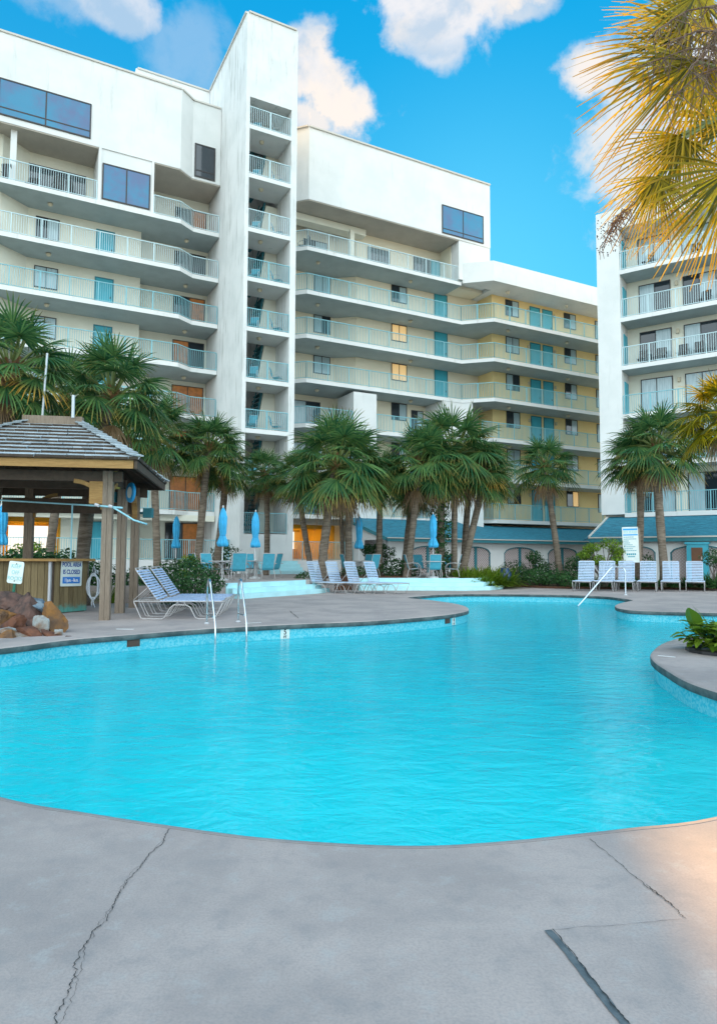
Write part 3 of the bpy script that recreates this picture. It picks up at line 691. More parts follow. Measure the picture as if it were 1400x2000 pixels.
class Leaf(MB):
    def __init__(s): super().__init__(); s.c=[]
    def addc(s,vs,fs,cs): s.add(vs,fs); s.c+=cs
    def build(s,name,m,parent=None,**k):
        while len(s.c)<len(s.v): s.c.append((0,0,.5))
        o=super().build(name,m,parent,**k); ca=o.data.color_attributes.new('leaf','FLOAT_COLOR','POINT')
        ca.data.foreach_set('color',[x for c in s.c for x in (c[0],c[1],c[2],1.0)]); return o
def fan(L,base,d,side,R,dry,rnd,nseg=34,spread=2.25,droop=.35,split=.38,fold=.0,wf=1.0):
    """palmate blade: leaflets joined near the hastula and free towards their drooping tips"""
    d=d.normalized(); side=(side-d*side.dot(d)).normalized(); nrm=d.cross(side)
    for i in range(nseg):
        a=-spread+2*spread*i/(nseg-1)+rnd.uniform(-.02,.02); l=R*(1-.30*(abs(a)/spread)**1.5)*rnd.uniform(.88,1.06)
        u=d*math.cos(a)+side*math.sin(a)+nrm*(.16*math.cos(a*1.2)-.10*abs(math.sin(a))+rnd.uniform(-.035,.035)); u.normalize()
        w=(side*math.cos(a)-d*math.sin(a)).normalized(); dw=2*spread/(nseg-1)
        pts=[0.0,split,.72,1.0]; wd=[.004,split*R*dw*.56*wf,split*R*dw*.40*wf,.003*R]
        tone=rnd.random(); vs=[];cs=[]; dr=droop*rnd.uniform(.7,1.4)
        for t,ww in zip(pts,wd):
            p=base+u*(l*t); p=p+Vector((0,0,-1))*(dr*l*t**2.6*.55)-u*(dr*.12*l*t**3)
            f=nrm*(ww*.35*(1 if i%2 else -1))
            vs+=[p-w*ww-f,p+w*ww+f]; cs+=[(t,dry,tone)]*2
        o=len(vs); L.addc(vs,[(0,1,3,2),(2,3,5,4),(4,5,7,6)],cs)
def crown(seed,R,nf=34,gold=False,nseg=30,dead=4,low=-.62):
    """returns (leaf mesh, stem mesh, dead mesh) builders centred at the bud"""
    rnd=random.Random(seed); L=Leaf(); S=MB(); Dd=Leaf()
    for k in range(nf+dead):
        isd=k>=nf
        f=(k+.5)/nf
        az=k*2.399963+rnd.uniform(-.25,.25)
        el=(1.35-f*(1.35-low)+rnd.uniform(-.12,.12)) if not isd else rnd.uniform(-1.3,-1.0)
        h=Vector((math.cos(az),math.sin(az),0)); d=h*math.cos(el)+Vector((0,0,math.sin(el)))
        pl=R*(.50+.10*rnd.random())*(.8 if isd else 1); sag=.12+.18*max(0,math.cos(el))
        p0=Vector((0,0,-.05))+h*.06+Vector((0,0,-.18*f)); p1=p0+d*pl*.5; p2=p0+d*pl+Vector((0,0,-sag*pl*.5))
        S.tube([p0,p1,p2],[.022,.016,.011],4,cap=False)
        d2=(p2-p1).normalized(); d2=(d2+Vector((0,0,-.28-.15*rnd.random()))).normalized()
        side=Vector((-math.sin(az),math.cos(az),0)); side=(side+Vector((0,0,rnd.uniform(-.35,.35)))).normalized()
        dry=0.0 if f<.55 else rnd.random()**2*(f-.3)*.5
        if rnd.random()<.025 and f>.75: dry=.6
        fan(Dd if isd else L,p2,d2,side,R*(.51+.1*rnd.random())*(.7 if isd else 1),1.0 if isd else dry,rnd,wf=.82,nseg=nseg if not isd else 18,droop=(.30+.35*f+(.5 if isd else 0)),spread=2.2 if not isd else 1.3,split=.36)
    return L,S,Dd
CR=[]
PK=dict()
def crown_data(seed,R0=1.0,**k):
    L,S,Dd=crown(seed,R0,**k); return L,S,Dd
protos={}
def get_proto(kind):
    if kind in protos: return protos[kind]
    seed={'a':11,'b':22,'c':33,'d':44,'e':55}[kind]
    L,S,Dd=crown(seed,1.0,nf={'a':32,'b':27,'c':25,'d':34,'e':29}[kind]+9,nseg=31,low={'a':-.7,'b':-.45,'c':-.8,'d':-.6,'e':-.5}[kind],dead={'a':3,'b':5,'c':4,'d':7,'e':2}[kind])
    a=L.build('crown',M['palm']); b=S.build('stalks',M['stem']); c=Dd.build('dead_fronds',M['palmdead'])
    res=(a.data,b.data,c.data)
    for o in (a,b,c): bpy.data.objects.remove(o)
    protos[kind]=res; return res
def palm(base,mid,top,R,r0,r1,kind,label,rot=0.0,boots=.7,leaf='palm',group='palms around the pool patio',vine=False,tilt=(0,0)):
    base=Vector(base); t=thing('palm_tree',label,'palm tree',tuple(base),0,group)
    T=Vector(top)-base; Mi=Vector(mid)-base if mid is not None else T*.5
    bc=[]
    K=18
    c=(Mi*2-T*.5)   # bezier control so that the curve passes mid
    for i in range(K+1):
        s=i/K; bc.append(Vector((0,0,0))*(1-s)**2+c*(2*s*(1-s))+T*(s*s))
    rnd=random.Random(hash(label)%1000 if False else int(abs(base.x*97+base.y*13))); rs=[]
    for i in range(K+1):
        s=i/K; r=r0+(r1-r0)*min(1,s*1.3); 
        if s<.12: r*=1+.35*(1-s/.12)
        rs.append(r*rnd.uniform(.94,1.06))
    q=MB(); q.tube(bc,rs,12); q.build('trunk',M['bark'],t,smooth=True)
    # old leaf bases below the bud
    q=MB(); L=sum((bc[i+1]-bc[i]).length for i in range(K)); d=(bc[-1]-bc[-3]).normalized(); nb=int(46*boots/.7); up=bc[-1]
    rb=max(r1,.13)
    q.tube([up-d*boots*1.02,up-d*boots*.8,up-d*boots*.35,up],[r1*1.0,rb*1.18,rb*1.28,rb*.7],12)
    for k in range(nb):
        z=boots*(k/nb)*1.0; a=k*2.4+rnd.uniform(-.2,.2); x=Vector((math.cos(a),math.sin(a),0)); x=(x-d*x.dot(d)).normalized(); y=d.cross(x)
        p=up-d*(boots-z)+x*rb*1.05; o=x*rnd.uniform(.06,.15)*R/2+d*rnd.uniform(.10,.2)*R/2; w=y*.055
        q.add([p-w,p+w,p+w*.6+o,p-w*.6+o,p-w-d*.05-x*.03,p+w-d*.05-x*.03],[(0,1,2,3),(4,5,1,0),(3,2,5,4)])
    q.build('leaf_bases',M['boot'],t)
    a,b,cc=get_proto(kind)
    for nm,me,mm in (('crown',a,leaf),('stalks',b,'stem'),('dead_fronds',cc,'palmdead')):
        if nm=='crown' and leaf!='palm':
            me=me.copy(); me.materials.clear(); me.materials.append(M[leaf])
        o=bpy.data.objects.new(nm,me); col.objects.link(o); o.parent=t; o.location=T; o.rotation_euler=(tilt[0],tilt[1],rot); o.scale=(R,R,R)
    return t
def pp(px,py,d): return D(px,py,d)
def palm_px(bx,d,mx,my,tx,ty,rpx,wpx,kind,label,rot=0,boots=.7,z=.3,dt=0,**k):
    """base pixel column, ground distance, trunk midpoint pixel, bud pixel, crown radius in pixels"""
    r=pray(bx,1100); kx=d/r.y; base=Vector((r.x*kx,d,z)); s=d/FPX
    return palm(base,pp(mx,my,d+dt*.5),pp(tx,ty,d+dt),rpx*s,wpx*s*.45,wpx*s*.40,kind,label,rot,boots,**k)
# left group
palm_px(-40,17.5,-8,900,22,705,135,44,'a','large palm at the left edge with thick brown boots under its crown',.4,.95,0)
palm_px(160,19.5,178,950,222,758,128,30,'b','big palm behind the gazebo roof with orange tipped lower fronds',1.9,.5,0,tilt=(.05,.05))
palm_px(88,24,108,1000,132,775,118,19,'c','leaning palm seen through the gazebo beside a browned frond mass',2.7,.7,.2)
palm_px(310,29,303,960,300,838,92,17,'d','palm with a thin grey trunk just right of the gazebo eave',.9,.4)
palm_px(386,30,396,990,410,865,82,17,'e','palm with a straight tan trunk left of the stair tower',3.3,.35)
palm_px(418,31.5,434,1010,441,905,62,16,'c','short palm with a shaggy brown boot collar against the stair tower',5.1,1.4)
palm_px(520,33.5,522,1010,518,920,58,13,'b','small palm low against the front corner of the stair tower',4.1,.9)
# centre group
palm_px(612,32,592,1020,580,925,62,13,'a','slender palm at the left end of the centre cluster leaning left',.2,.3)
palm_px(626,28.5,640,1010,659,893,112,20,'d','tall thick palm with a curved trunk left behind the loungers',2.2,.6)
palm_px(683,30,681,1010,686,905,88,16,'a','palm with a straight tan trunk beside the thick curved one',4.4,.35)
palm_px(672,34,668,1060,665,985,26,9,'c','thin little palm with a dark tuft between two bigger trunks',1.4,.4)
palm_px(740,31.5,741,1020,744,925,66,14,'e','palm with a bulging brown boot collar over the pool house roof',.6,1.6)
palm_px(786,33,795,1045,806,955,52,12,'c','dim palm with hanging dead fronds right of the brown collared one',2.9,.3)
palm_px(793,30.5,808,1010,820,895,92,16,'b','palm with an orange brown trunk behind the patio table',5.0,.35)
palm_px(886,31.5,887,1010,888,875,108,14,'d','tall palm with the fullest crown in the centre cluster',3.6,.3)
palm_px(902,33.5,912,1000,920,905,70,14,'e','palm behind the leaning trunk at the right of the cluster',1.1,.35)
palm_px(898,31.8,928,1010,950,915,68,16,'a','palm leaning right at the right end of the centre cluster',5.6,.35)
vp=palm_px(860,31,861,1010,862,905,70,18,'c','palm smothered in dark green climbing vine beside closed umbrella',2.0,.4)
# right group
palm_px(1094,34,1078,1010,1062,905,70,14,'b','lone curved palm before the lattice arches',.8,.45)
palm_px(1243,32.5,1250,985,1240,890,72,15,'e','left palm of the pair behind the white rules sign',4.9,.4)
palm_px(1298,31,1286,985,1281,862,92,18,'d','right palm of the pair with a straight grey trunk',2.6,.4)
palm_px(1436,16,1428,960,1408,800,92,24,'a','sunlit golden palm crown cut by the right edge above loungers',1.2,.5,0,leaf='palm_sunlit')

# vine on the trunk
M['bushleaf']=leafmat('bush_leaf',(.012,.055,.018),(.05,.13,.035),(.10,.14,.03),.4,.2,.4)
M['limeleaf']=leafmat('lime_leaf',(.07,.15,.012),(.22,.33,.03),(.30,.30,.05),.5,.3,.4)
M['grassleaf']=leafmat('fern_leaf',(.015,.07,.025),(.06,.16,.04),(.2,.2,.05),.5,.25,.5)
M['twig']=mat('twig_bark',(.10,.075,.06),.9,.3,6)
def leafcloud(L,c,rx,ry,rz,n,size,rnd,shell=.75,zmin=None,aspect=.5,flat=.0):
    for _ in range(n):
        while True:
            v=Vector((rnd.gauss(0,1),rnd.gauss(0,1),rnd.gauss(0,1)))
            if v.length>.01: break
        v.normalize(); r=shell+(1-shell)*rnd.random() if rnd.random()<.8 else rnd.random()**.5
        bump=1+.22*noise.noise(v*2.3+Vector(c))+.10*noise.noise(v*6+Vector(c))
        p=Vector((c[0]+v.x*rx*r*bump,c[1]+v.y*ry*r*bump,c[2]+v.z*rz*r*bump))
        if zmin is not None and p.z<zmin: p.z=zmin+rnd.random()*.15
        nr=(v+Vector((rnd.gauss(0,.5),rnd.gauss(0,.5),rnd.gauss(0,.5)+.25))).normalized()
        a=nr.cross(Vector((rnd.gauss(0,1),rnd.gauss(0,1),rnd.gauss(0,1)))).normalized(); b=nr.cross(a); s=size*rnd.uniform(.6,1.3); tone=rnd.random()
        L.addc([p-a*s,p-b*s*aspect+nr*s*.1,p+a*s,p+b*s*aspect+nr*s*.1],[(0,1,2,3)],[(0,0,tone),(.5,0,tone),(1,.3,tone),(.5,0,tone)])
def bush(name,label,cat,c,rx,ry,rz,n,size,m='bushleaf',group=None,stems=6,aspect=.5,seed=1,shell=.75):
    rnd=random.Random(seed); t=thing(name,label,cat,(c[0],c[1],max(0,c[2]-rz)),0,group); L=Leaf()
    leafcloud(L,(0,0,rz*.98),rx,ry,rz,n,size,rnd,shell,zmin=.02,aspect=aspect); L.build('foliage',M[m],t)
    q=MB()
    for k in range(stems):
        a=k*2.4; q.tube([(math.cos(a)*rx*.15,math.sin(a)*ry*.15,-.05),(math.cos(a)*rx*.4,math.sin(a)*ry*.4,rz*.8),(math.cos(a)*rx*.6,math.sin(a)*ry*.6,rz*1.3)],[.03,.02,.008],5)
    q.build('stems',M['twig'],t); return t
def strapplant(name,label,cat,c,rad_,h,n,w,m='grassleaf',group=None,seed=1,lean=1.0):
    rnd=random.Random(seed); L=Leaf()
    for k in range(n):
        a=rnd.random()*2*PI; el=rnd.uniform(.5,1.45); l=h*rnd.uniform(.6,1.15)
        hx=Vector((math.cos(a),math.sin(a),0)); s=Vector((-math.sin(a),math.cos(a),0)); b=hx*rnd.random()*rad_*.5; tone=rnd.random(); vs=[];cs=[]
        for t,ww in ((0,.7),(.35,1),(.7,.7),(1,.05)):
            p=b+hx*(math.cos(el)*l*t*lean+rad_*.35*t*t)+Vector((0,0,math.sin(el)*l*t-.75*l*t*t*math.cos(el)))
            p.z=max(p.z,.01); vs+=[p-s*w*ww,p+s*w*ww]; cs+=[(t,.2,tone)]*2
        L.addc(vs,[(0,1,3,2),(2,3,5,4),(4,5,7,6)],cs)
    o=L.build(name,M[m]); o.location=c; return tag(o,label,cat,group)
# vine
rnd=random.Random(5); L=Leaf(); b0=G(860,1100,.3); base=D(860,1100,30.9); 
for k in range(16):
    f=k/15; z=.35+5.4*f
    leafcloud(L,(rnd.uniform(-.05,.15),-.05,z),.30+.2*math.sin(f*PI),.36,.38,130,.075,rnd,.6)
o=L.build('climbing_vine',M['bushleaf']); o.location=(base.x,30.9,0); tag(o,'dark leafy vine wrapped all the way up a palm trunk beside a closed umbrella','vine')

def at(px,d,z=0.0): r=pray(px,1088); return Vector((r.x*d/r.y,d,z))
# shrubs and beds
p=at(366,19.3); bush('round_shrub','big clipped round dark green shrub behind the left loungers','shrub',(p.x,p.y,.66),1.05,.85,.68,5200,.045,seed=3)
p=at(288,21.5); bush('shrub','loose green shrub between the gazebo posts and clipped shrub','shrub',(p.x,p.y,.55),.9,.7,.55,1500,.06,seed=4)
p=at(215,20.5); strapplant('grass_clump','pale striped grass clump behind the gazebo posts','grass plant',(p.x,p.y,0),.5,.9,120,.018,'limeleaf',seed=3)
p=at(180,21.5); bush('shrub','dark shrub behind the right end of the bar','shrub',(p.x,p.y,.6),1.0,.8,.65,1800,.06,seed=5)
for i,(px,d,w) in enumerate(((20,21.5,1.2),(70,22,1.1),(120,21.6,1.1))):
    p=at(px,d); bush('shrub',['leafy shrub above the bar counter at the far left','leafy shrub above the middle of the bar counter','leafy shrub above the counter near the vertical pipe'][i],'shrub',(p.x,p.y,.75),w,.9,.80,1500,.08,m='bushleaf',group='shrubs behind the bar counter',seed=20+i)
p=at(62,27); bush('shrub','yellow green shrub glowing before the lit passage','shrub',(p.x,p.y,1.2),1.1,.8,.75,900,.09,'limeleaf',seed=30)
p=at(492-30,30.5); p=at(372,29); bush('shrub','olive green shrub at the foot of a straight tan palm','shrub',(p.x,p.y,.95),.55,.5,.55,800,.06,'limeleaf',seed=31)
p=at(440,33.5); bush('shrub','dark shrub before the terrace railing beside the stair tower','shrub',(p.x,p.y,1.2),.9,.5,.8,900,.08,seed=32)
# bed between the two patios
p=at(606,28.8); bush('ground_cover','low dark mounded shrub under the thick curved palm','shrub',(p.x,p.y,.38),.75,.8,.40,1500,.05,seed=33)
M['mulch']=mat('bark_mulch',(.07,.03,.018),.95,color2=(.13,.06,.03),scale=9,bump=.8)
q=MB(); q.prism([(-1.9,27.9),(-1.35,28.9),(.25,29.5),(.3,30.2),(2.2,30.6),(3.0,34),(-1,34),(-1.6,29)],.003,PZ+.06); setting(q.build('planting_bed',M['mulch']))
q=MB(); q.prism([(5.6,30.6),(6.2,31.6),(7.3,33.0),(8.6,31.5),(10.2,30.9),(13,30.9),(18,30.4),(24,28),(24,33.5),(16.5,34.2),(13,37.5),(9,38.0),(6,37.6)],.003,.10); setting(q.build('planting_bed',M['mulch']))
p=at(775,31.5); bush('shrub','dark spreading shrub behind the centre loungers and patio chairs','shrub',(p.x,p.y,.8),1.1,.7,.55,1600,.06,seed=34)
p=at(700,30.3); bush('shrub','brownish shrub behind the four centre loungers','shrub',(p.x,p.y,.7),.9,.5,.35,800,.05,seed=35)
p=at(737,33.5); 
def smalltree(label,px,d,z,h,crowns,m,seed,size=.05,n=500,group=None):
    rnd=random.Random(seed); p=at(px,d,z); t=thing('small_tree',label,'small tree',tuple(p),0,group); L=Leaf(); q=MB()
    for (cx,cz,r,rz) in crowns:
        leafcloud(L,(cx,rnd.uniform(-.2,.2),cz),r,r*.8,rz,n,size,rnd,.55,aspect=.55)
        q.tube([(cx*.12,0,0),(cx*.45+rnd.uniform(-.08,.08),0,cz*.45),(cx*.8,0,cz*.78),(cx,0,cz)],[.045,.03,.022,.01],6)
        q.tube([(cx*.45,0,cz*.45),(cx*.9+.15,0,cz*.8),(cx+r*.5,.1,cz)],[.025,.016,.008],5); q.tube([(cx*.3,0,cz*.35),(cx*.6-.15,.05,cz*.7),(cx-r*.5,.1,cz)],[.025,.016,.008],5)
    L.build('crown',M[m],t); q.build('trunk',M['twig'],t); return t
smalltree('little multi stemmed tree before the pool house gable wall',737,33,.4,2,[(-.45,1.35,.42,.3),(.45,1.2,.5,.38),(.1,1.5,.35,.2)],'bushleaf',41)
smalltree('gnarled small tree with flat olive crowns left of the white rules sign',1180,30.8,.1,2.4,[(-.55,1.75,.45,.26),(.25,1.95,.6,.28),(.6,1.6,.4,.25),(-.9,1.45,.35,.22),(-.3,1.2,.35,.25),(.5,1.2,.35,.25)],'limeleaf',42,n=420)
smalltree('dark small tree before the middle lattice arch',1040,34.5,.1,1.8,[(0,1.35,.45,.35),(.3,.9,.5,.4)],'bushleaf',43)
smalltree('dark leafy tree between the lone curved palm and gnarled tree',1128,33.5,.1,1.8,[(-.2,1.0,.5,.4),(.35,1.3,.45,.4)],'bushleaf',44)
smalltree('small dark tree against the annex lattice right of the sign',1262,32,.1,1.5,[(0,1.15,.32,.4)],'bushleaf',45,n=260)
smalltree('dark round tree right of the brown door',1392,29.8,.1,1.8,[(0,1.35,.5,.42),(.5,1.1,.5,.4)],'bushleaf',46)
# lush fern bed at the right patio end
fx=[(905,30.9),(925,30.6),(948,30.7),(968,31.2),(985,31.8),(915,32),(940,32.2),(960,32.6),(893,31.7)]
lab=['lime fern clump beside the aqua patio step, first from the left','lime fern clump second along the aqua patio step','lime fern clump third along the aqua patio step','lime fern clump at the bend of the aqua step','lime fern clump at the far right tip of the bed','lime fern clump in the back row, left of three','lime fern clump in the back row, middle of three','lime fern clump in the back row, right of three','lime fern clump next to the patio chair legs']
for i,(px,d) in enumerate(fx):
    p=at(px,d,.1); strapplant('fern_clump',lab[i],'fern',tuple(p),.75,1.0,230,.042,'limeleaf',group='fern clumps beside the right patio',seed=50+i)
fx=[(1015,33.2,.75,.45),(1050,32.4,.8,.42),(1085,31.8,.9,.4),(1118,31.2,.85,.38),(1075,34.3,1.1,.55),(1005,35.5,.9,.6)]
lab=['dark low shrub right of the blue urn','low green shrub below the middle arch','low green shrub before the lone palm','low green shrub beside the leftmost right lounger','taller dark shrub behind the lone palm','taller dark shrub under the middle lattice arch']
for i,(px,d,rx,rz) in enumerate(fx):
    p=at(px,d,0); bush('shrub',lab[i],'shrub',(p.x,p.y,rz+.08),rx,.6,rz,1000,.055,'bushleaf' if i not in(1,3) else 'grassleaf',group='low shrubs under the lattice arches',seed=60+i)
fx=[(1138,31.2),(1160,31.0),(1190,31.0),(1222,30.9),(1250,31.0),(1280,30.8),(1312,30.8),(1340,30.7),(1372,30.3),(1395,29.8),(1385,31)]
for i,(px,d) in enumerate(fx):
    p=at(px,d,.1); strapplant('grass_clump','green strap leaved clump behind the right lounger row','grass plant',tuple(p),.5,.62 if i<8 else .8,120,.03,'grassleaf',group='strap leaved clumps behind the right loungers',seed=80+i)
# plant on the island
p=G(1400,1275); p=p+Vector((-.14,.1,0)); t=thing('island_plant','broad leaved plant with trailing grass on the rounded deck tip at right','plant',(p.x+.12,p.y-.05,0))
rnd=random.Random(9); L=Leaf()
def bigleaf(base,d,l,w,tone,curl=.35):
    d=Vector(d).normalized(); s=d.cross(Vector((0,0,1))).normalized(); nn=s.cross(d); vs=[];cs=[]
    K=6
    for i in range(K+1):
        t_=i/K; ww=w*math.sin(PI*min(1,t_*.92+.06))**.8; p=Vector(base)+d*l*t_+Vector((0,0,-curl*l*t_*t_)); vs+=[p-s*ww+nn*ww*.3,p,p+s*ww+nn*ww*.3]; cs+=[(t_*.6,.1,tone)]*3
    fs=[]
    for i in range(K): a=3*i; fs+=[(a,a+1,a+4,a+3),(a+1,a+2,a+5,a+4)]
    L.addc(vs,fs,cs)
bigleaf((-.1,.25,.22),(-.28,-.1,1),.34,.13,.3,.1); bigleaf((.22,.2,.25),(.1,-.1,1),.32,.12,.6,.1)
for k in range(300):
    a=rnd.random()*2*PI; bigleaf((rnd.uniform(-.22,.6),rnd.uniform(-.38,.38),rnd.uniform(.03,.32)),(math.cos(a),math.sin(a),rnd.uniform(-.1,.8)),rnd.uniform(.14,.28),rnd.uniform(.03,.06),rnd.random())
L.build('broad_leaves',M['limeleaf'],t)
g=strapplant('grass_blades','',' ',(0,0,0),.5,.6,160,.006,'grassleaf',seed=4); g.parent=t; g.location=(.1,0,.05); del g['label']; del g['category']
q=MB(); q.tube([(math.cos(a*PI/8)*.62+.35,math.sin(a*PI/8)*.50,.02) for a in range(16)],.035,6,closed=True); q.build('edging_hose',M['frame'],t)
t.scale=(1.25,1.25,1.25)

# ------------------------------------------------------------------ near palm, top right
bp=D(1520,200,6.2); t=thing('palm_tree','huge sunlit golden palm overhanging the top right corner','palm tree',(bp.x,bp.y,0))
rnd=random.Random(77); L=Leaf(); S=MB()
q=MB(); q.tube([(.1,.1,0),(.05,0,1.5),(-.05,0,3.2),(0,0,bp.z)],[.25,.19,.18,.17],14); q.build('trunk',M['bark'],t,smooth=True)
def nfrond(hub,tip_dir,R,nseg=38,spread=1.9,droop=.35,side=None,dry=.45,from_=(1500,150)):
    h=Vector(hub)-Vector((bp.x,bp.y,0)); c=Vector((0,0,bp.z)); mid=(h+c)/2+Vector((0,0,.10))
    S.tube([c,mid,h],[.03,.022,.014],6,cap=False)
    d=Vector(tip_dir).normalized(); sd=Vector(side) if side else Vector((d.z,.35,-d.x))
    fan(L,h,d,sd,R,dry,rnd,nseg=nseg,spread=spread,droop=droop,split=.30,wf=.85)
# hub pixel, depth, direction (in view: x right, z up), radius
for (hx,hy,dd,dx,dz,R,sp,dr) in [(1345,70,5.6,-1,.05,1.0,1.5,.2),(1330,110,5.8,-1,-.30,.95,1.3,.3),(1355,120,5.3,-.85,-.55,1.02,1.3,.3),(1330,30,6.4,-.9,.3,.8,1.6,.2),
      (1385,40,5.6,-.6,-.1,.8,1.9,.3),(1390,120,5.8,-.4,-.9,.85,1.6,.3),(1420,150,6.1,.1,-1,.9,1.7,.3),
      (1328,265,5.5,-.75,-.62,.82,1.15,.3),(1335,270,5.4,-.15,-1,.62,1.2,.3),(1400,240,5.7,-.95,-.35,.5,1.6,.3),(1285,345,5.5,-.45,-.9,.62,1.25,.3),(1284,342,5.8,.25,-.95,.55,1.0,.25),
      (1428,330,5.1,-.72,-.65,.92,1.3,.3),(1440,350,5.3,-.25,-.95,.80,1.4,.3),(1470,250,5.4,-.7,-.4,.7,1.9,.3),(1400,-30,6,-.5,.1,.9,2.2,.4),(1360,-10,5.5,-.9,-.2,.7,2.0,.3)]:
    nfrond(D(hx,hy,dd),(dx,rnd.uniform(-.25,.25),dz),R,38,sp,dr)
L.build('crown',M['palm_sunlit'],t); S.build('stalks',M['stem'],t)
# dead flower stalks and dark berries
q=MB(); rnd=random.Random(3)
def stalk(a,b,n,sp):
    a=D(*a)-Vector((bp.x,bp.y,0)); b=D(*b)-Vector((bp.x,bp.y,0)); q.tube([a,(a+b)/2+Vector((0,0,.06)),b],[.008,.006,.004],5,cap=False)
    for k in range(n):
        f=rnd.random(); p=a.lerp(b,f)+Vector((0,0,.06*(1-abs(2*f-1)))); e=p+Vector((rnd.uniform(-sp,sp),rnd.uniform(-sp,sp),-rnd.random()*sp*1.3)); m2=(p+e)/2+Vector((rnd.uniform(-.03,.03),0,rnd.uniform(-.02,.04)))
        q.tube([p,m2,e],[.0035,.0028,.002],4,cap=False)
for s in [((1430,60,5.0),(1290,90,5.0)),((1440,40,5.1),(1330,160,4.9)),((1430,90,5.2),(1250,130,5.3)),((1410,30,5.0),(1370,190,5.0)),((1430,120,5.0),(1300,200,5.0)),((1400,10,5.2),(1280,60,5.1))]: stalk(*s,46,.17)
q.build('dead_flower_stalks',mat('dead_stalk',(.20,.13,.09),.8,.4,6),t)
q=MB(); 
stalk((1240,400,5.5),(1190,455,5.5),40,.10); stalk((1215,420,5.5),(1178,480,5.5),46,.09)
q.build('fruit_stalk',mat('fruit_stalk_wood',(.22,.11,.06),.8,.3,6),t)
q=MB()
for k in range(90):
    c=D(1165+rnd.random()**1.3*62,430+rnd.random()*70,5.5)-Vector((bp.x,bp.y,0)); r=.0045+.003*rnd.random()
    q.add([c+Vector(v)*r for v in ((1,0,0),(-1,0,0),(0,1,0),(0,-1,0),(0,0,1),(0,0,-1))],[(0,2,4),(2,1,4),(1,3,4),(3,0,4),(2,0,5),(1,2,5),(3,1,5),(0,3,5)])
q.build('berries',mat('dark_berries',(.04,.02,.02),.4),t)
# ------------------------------------------------------------------ gazebo bar
def island(name,c1,c2,rough=.8,bump=.4,st=(1,1,1),c3=None):
    m=bpy.data.materials.new(name); m.use_nodes=True; t=N(m.node_tree); t.nt.nodes.clear()
    out=t.n('ShaderNodeOutputMaterial'); p=t.n('ShaderNodeBsdfPrincipled'); t.l(p.outputs[0],out.inputs[0]); p.inputs['Roughness'].default_value=rough
    g=t.n('ShaderNodeNewGeometry'); tcn=t.n('ShaderNodeTexCoord'); mp=t.n('ShaderNodeMapping'); mp.inputs['Scale'].default_value=st; t.l(tcn.outputs['Object'],mp.inputs[0])
    a=t.noise(mp.outputs[0],6,7,.7,.3); c=t.mix(t.math('ADD',t.math('MULTIPLY',g.outputs['Random Per Island'],.55),t.ramp(a.outputs['Fac'],.3,.7,0,.45)),c1,c2)
    if c3:
        s=t.n('ShaderNodeSeparateXYZ'); t.l(tcn.outputs['Object'],s.inputs[0]); b=t.noise(tcn.outputs['Object'],9,4,.6)
        c=t.mix(t.ramp(t.math('ADD',s.outputs['Z'],t.math('MULTIPLY',b.outputs['Fac'],.35)),.42,.22),c,c3)
    t.l(c,p.inputs['Base Color']); bn=t.n('ShaderNodeBump'); bn.inputs['Strength'].default_value=bump; bn.inputs['Distance'].default_value=.02; t.l(a.outputs['Fac'],bn.inputs['Height']); t.l(bn.outputs[0],p.inputs['Normal']); return m
M['wood']=island('weathered_timber',(.15,.105,.07),(.33,.26,.20),.85,.8,(5,5,.6))
M['woodh']=island('aged_fascia_timber',(.24,.12,.035),(.48,.28,.10),.85,.8,(.6,5,5))
M['plank']=island('bar_planks',(.10,.07,.03),(.27,.20,.10),.85,.7,(5,5,.5),c3=(.10,.32,.27))
M['shake']=island('silvery_wood_shakes',(.20,.23,.24),(.54,.60,.63),.9,.7,(2,2,2))
M['darkwood']=island('dark_timber_and_butt_shade',(.05,.035,.025),(.12,.085,.06),.9,.5)
M['whiteboard']=island('peeling_white_board',(.42,.42,.44),(.62,.62,.63),.8,.5,(4,4,.6))
GA=rad(9.1); gz=thing('gazebo','weathered timber gazebo with a hipped grey shake roof sheltering the poolside bar','gazebo',(-5.55,15.1,0),GA)
def GL(a,c,z): return Vector((-5.55+a*math.cos(GA)-c*math.sin(GA),15.1+a*math.sin(GA)+c*math.cos(GA),z))
posts=[(0,0),(-.02,1.87),(.0,3.75),(-2.75,3.75),(-3.5,0)]
for a,c in posts:
    q=MB(); w=.105; q.box(a-w,a-.004,c-w,c+w,0,3.28); q.box(a+.004,a+w,c-w,c+w,0,3.28); q.build('post',M['wood'],gz)
q=MB()
q.box(-4.05,.62,-.62,-.56,3.28,3.49); q.build('fascia_board',M['woodh'],gz)
q=MB(); q.box(.64,.70,-.62,4.37,3.28,3.47); q.box(-4.05,.62,4.31,4.37,3.28,3.47); q.box(-4.11,-4.05,-.62,4.37,3.28,3.47); q.build('fascia_board',M['darkwood'],gz)
q=MB(); q.box(-3.9,.3,-.06,.06,3.05,3.27); q.box(-.06,.06,.12,3.64,3.05,3.27); q.box(-3.9,.3,3.69,3.81,3.02,3.27); q.box(-3.9,.2,1.8,1.92,3.05,3.26); q.box(-3.56,-3.44,.12,3.64,3.05,3.26); q.box(-3.4,-.1,3.60,3.68,2.55,2.95)
q.build('beam',M['darkwood'],gz)
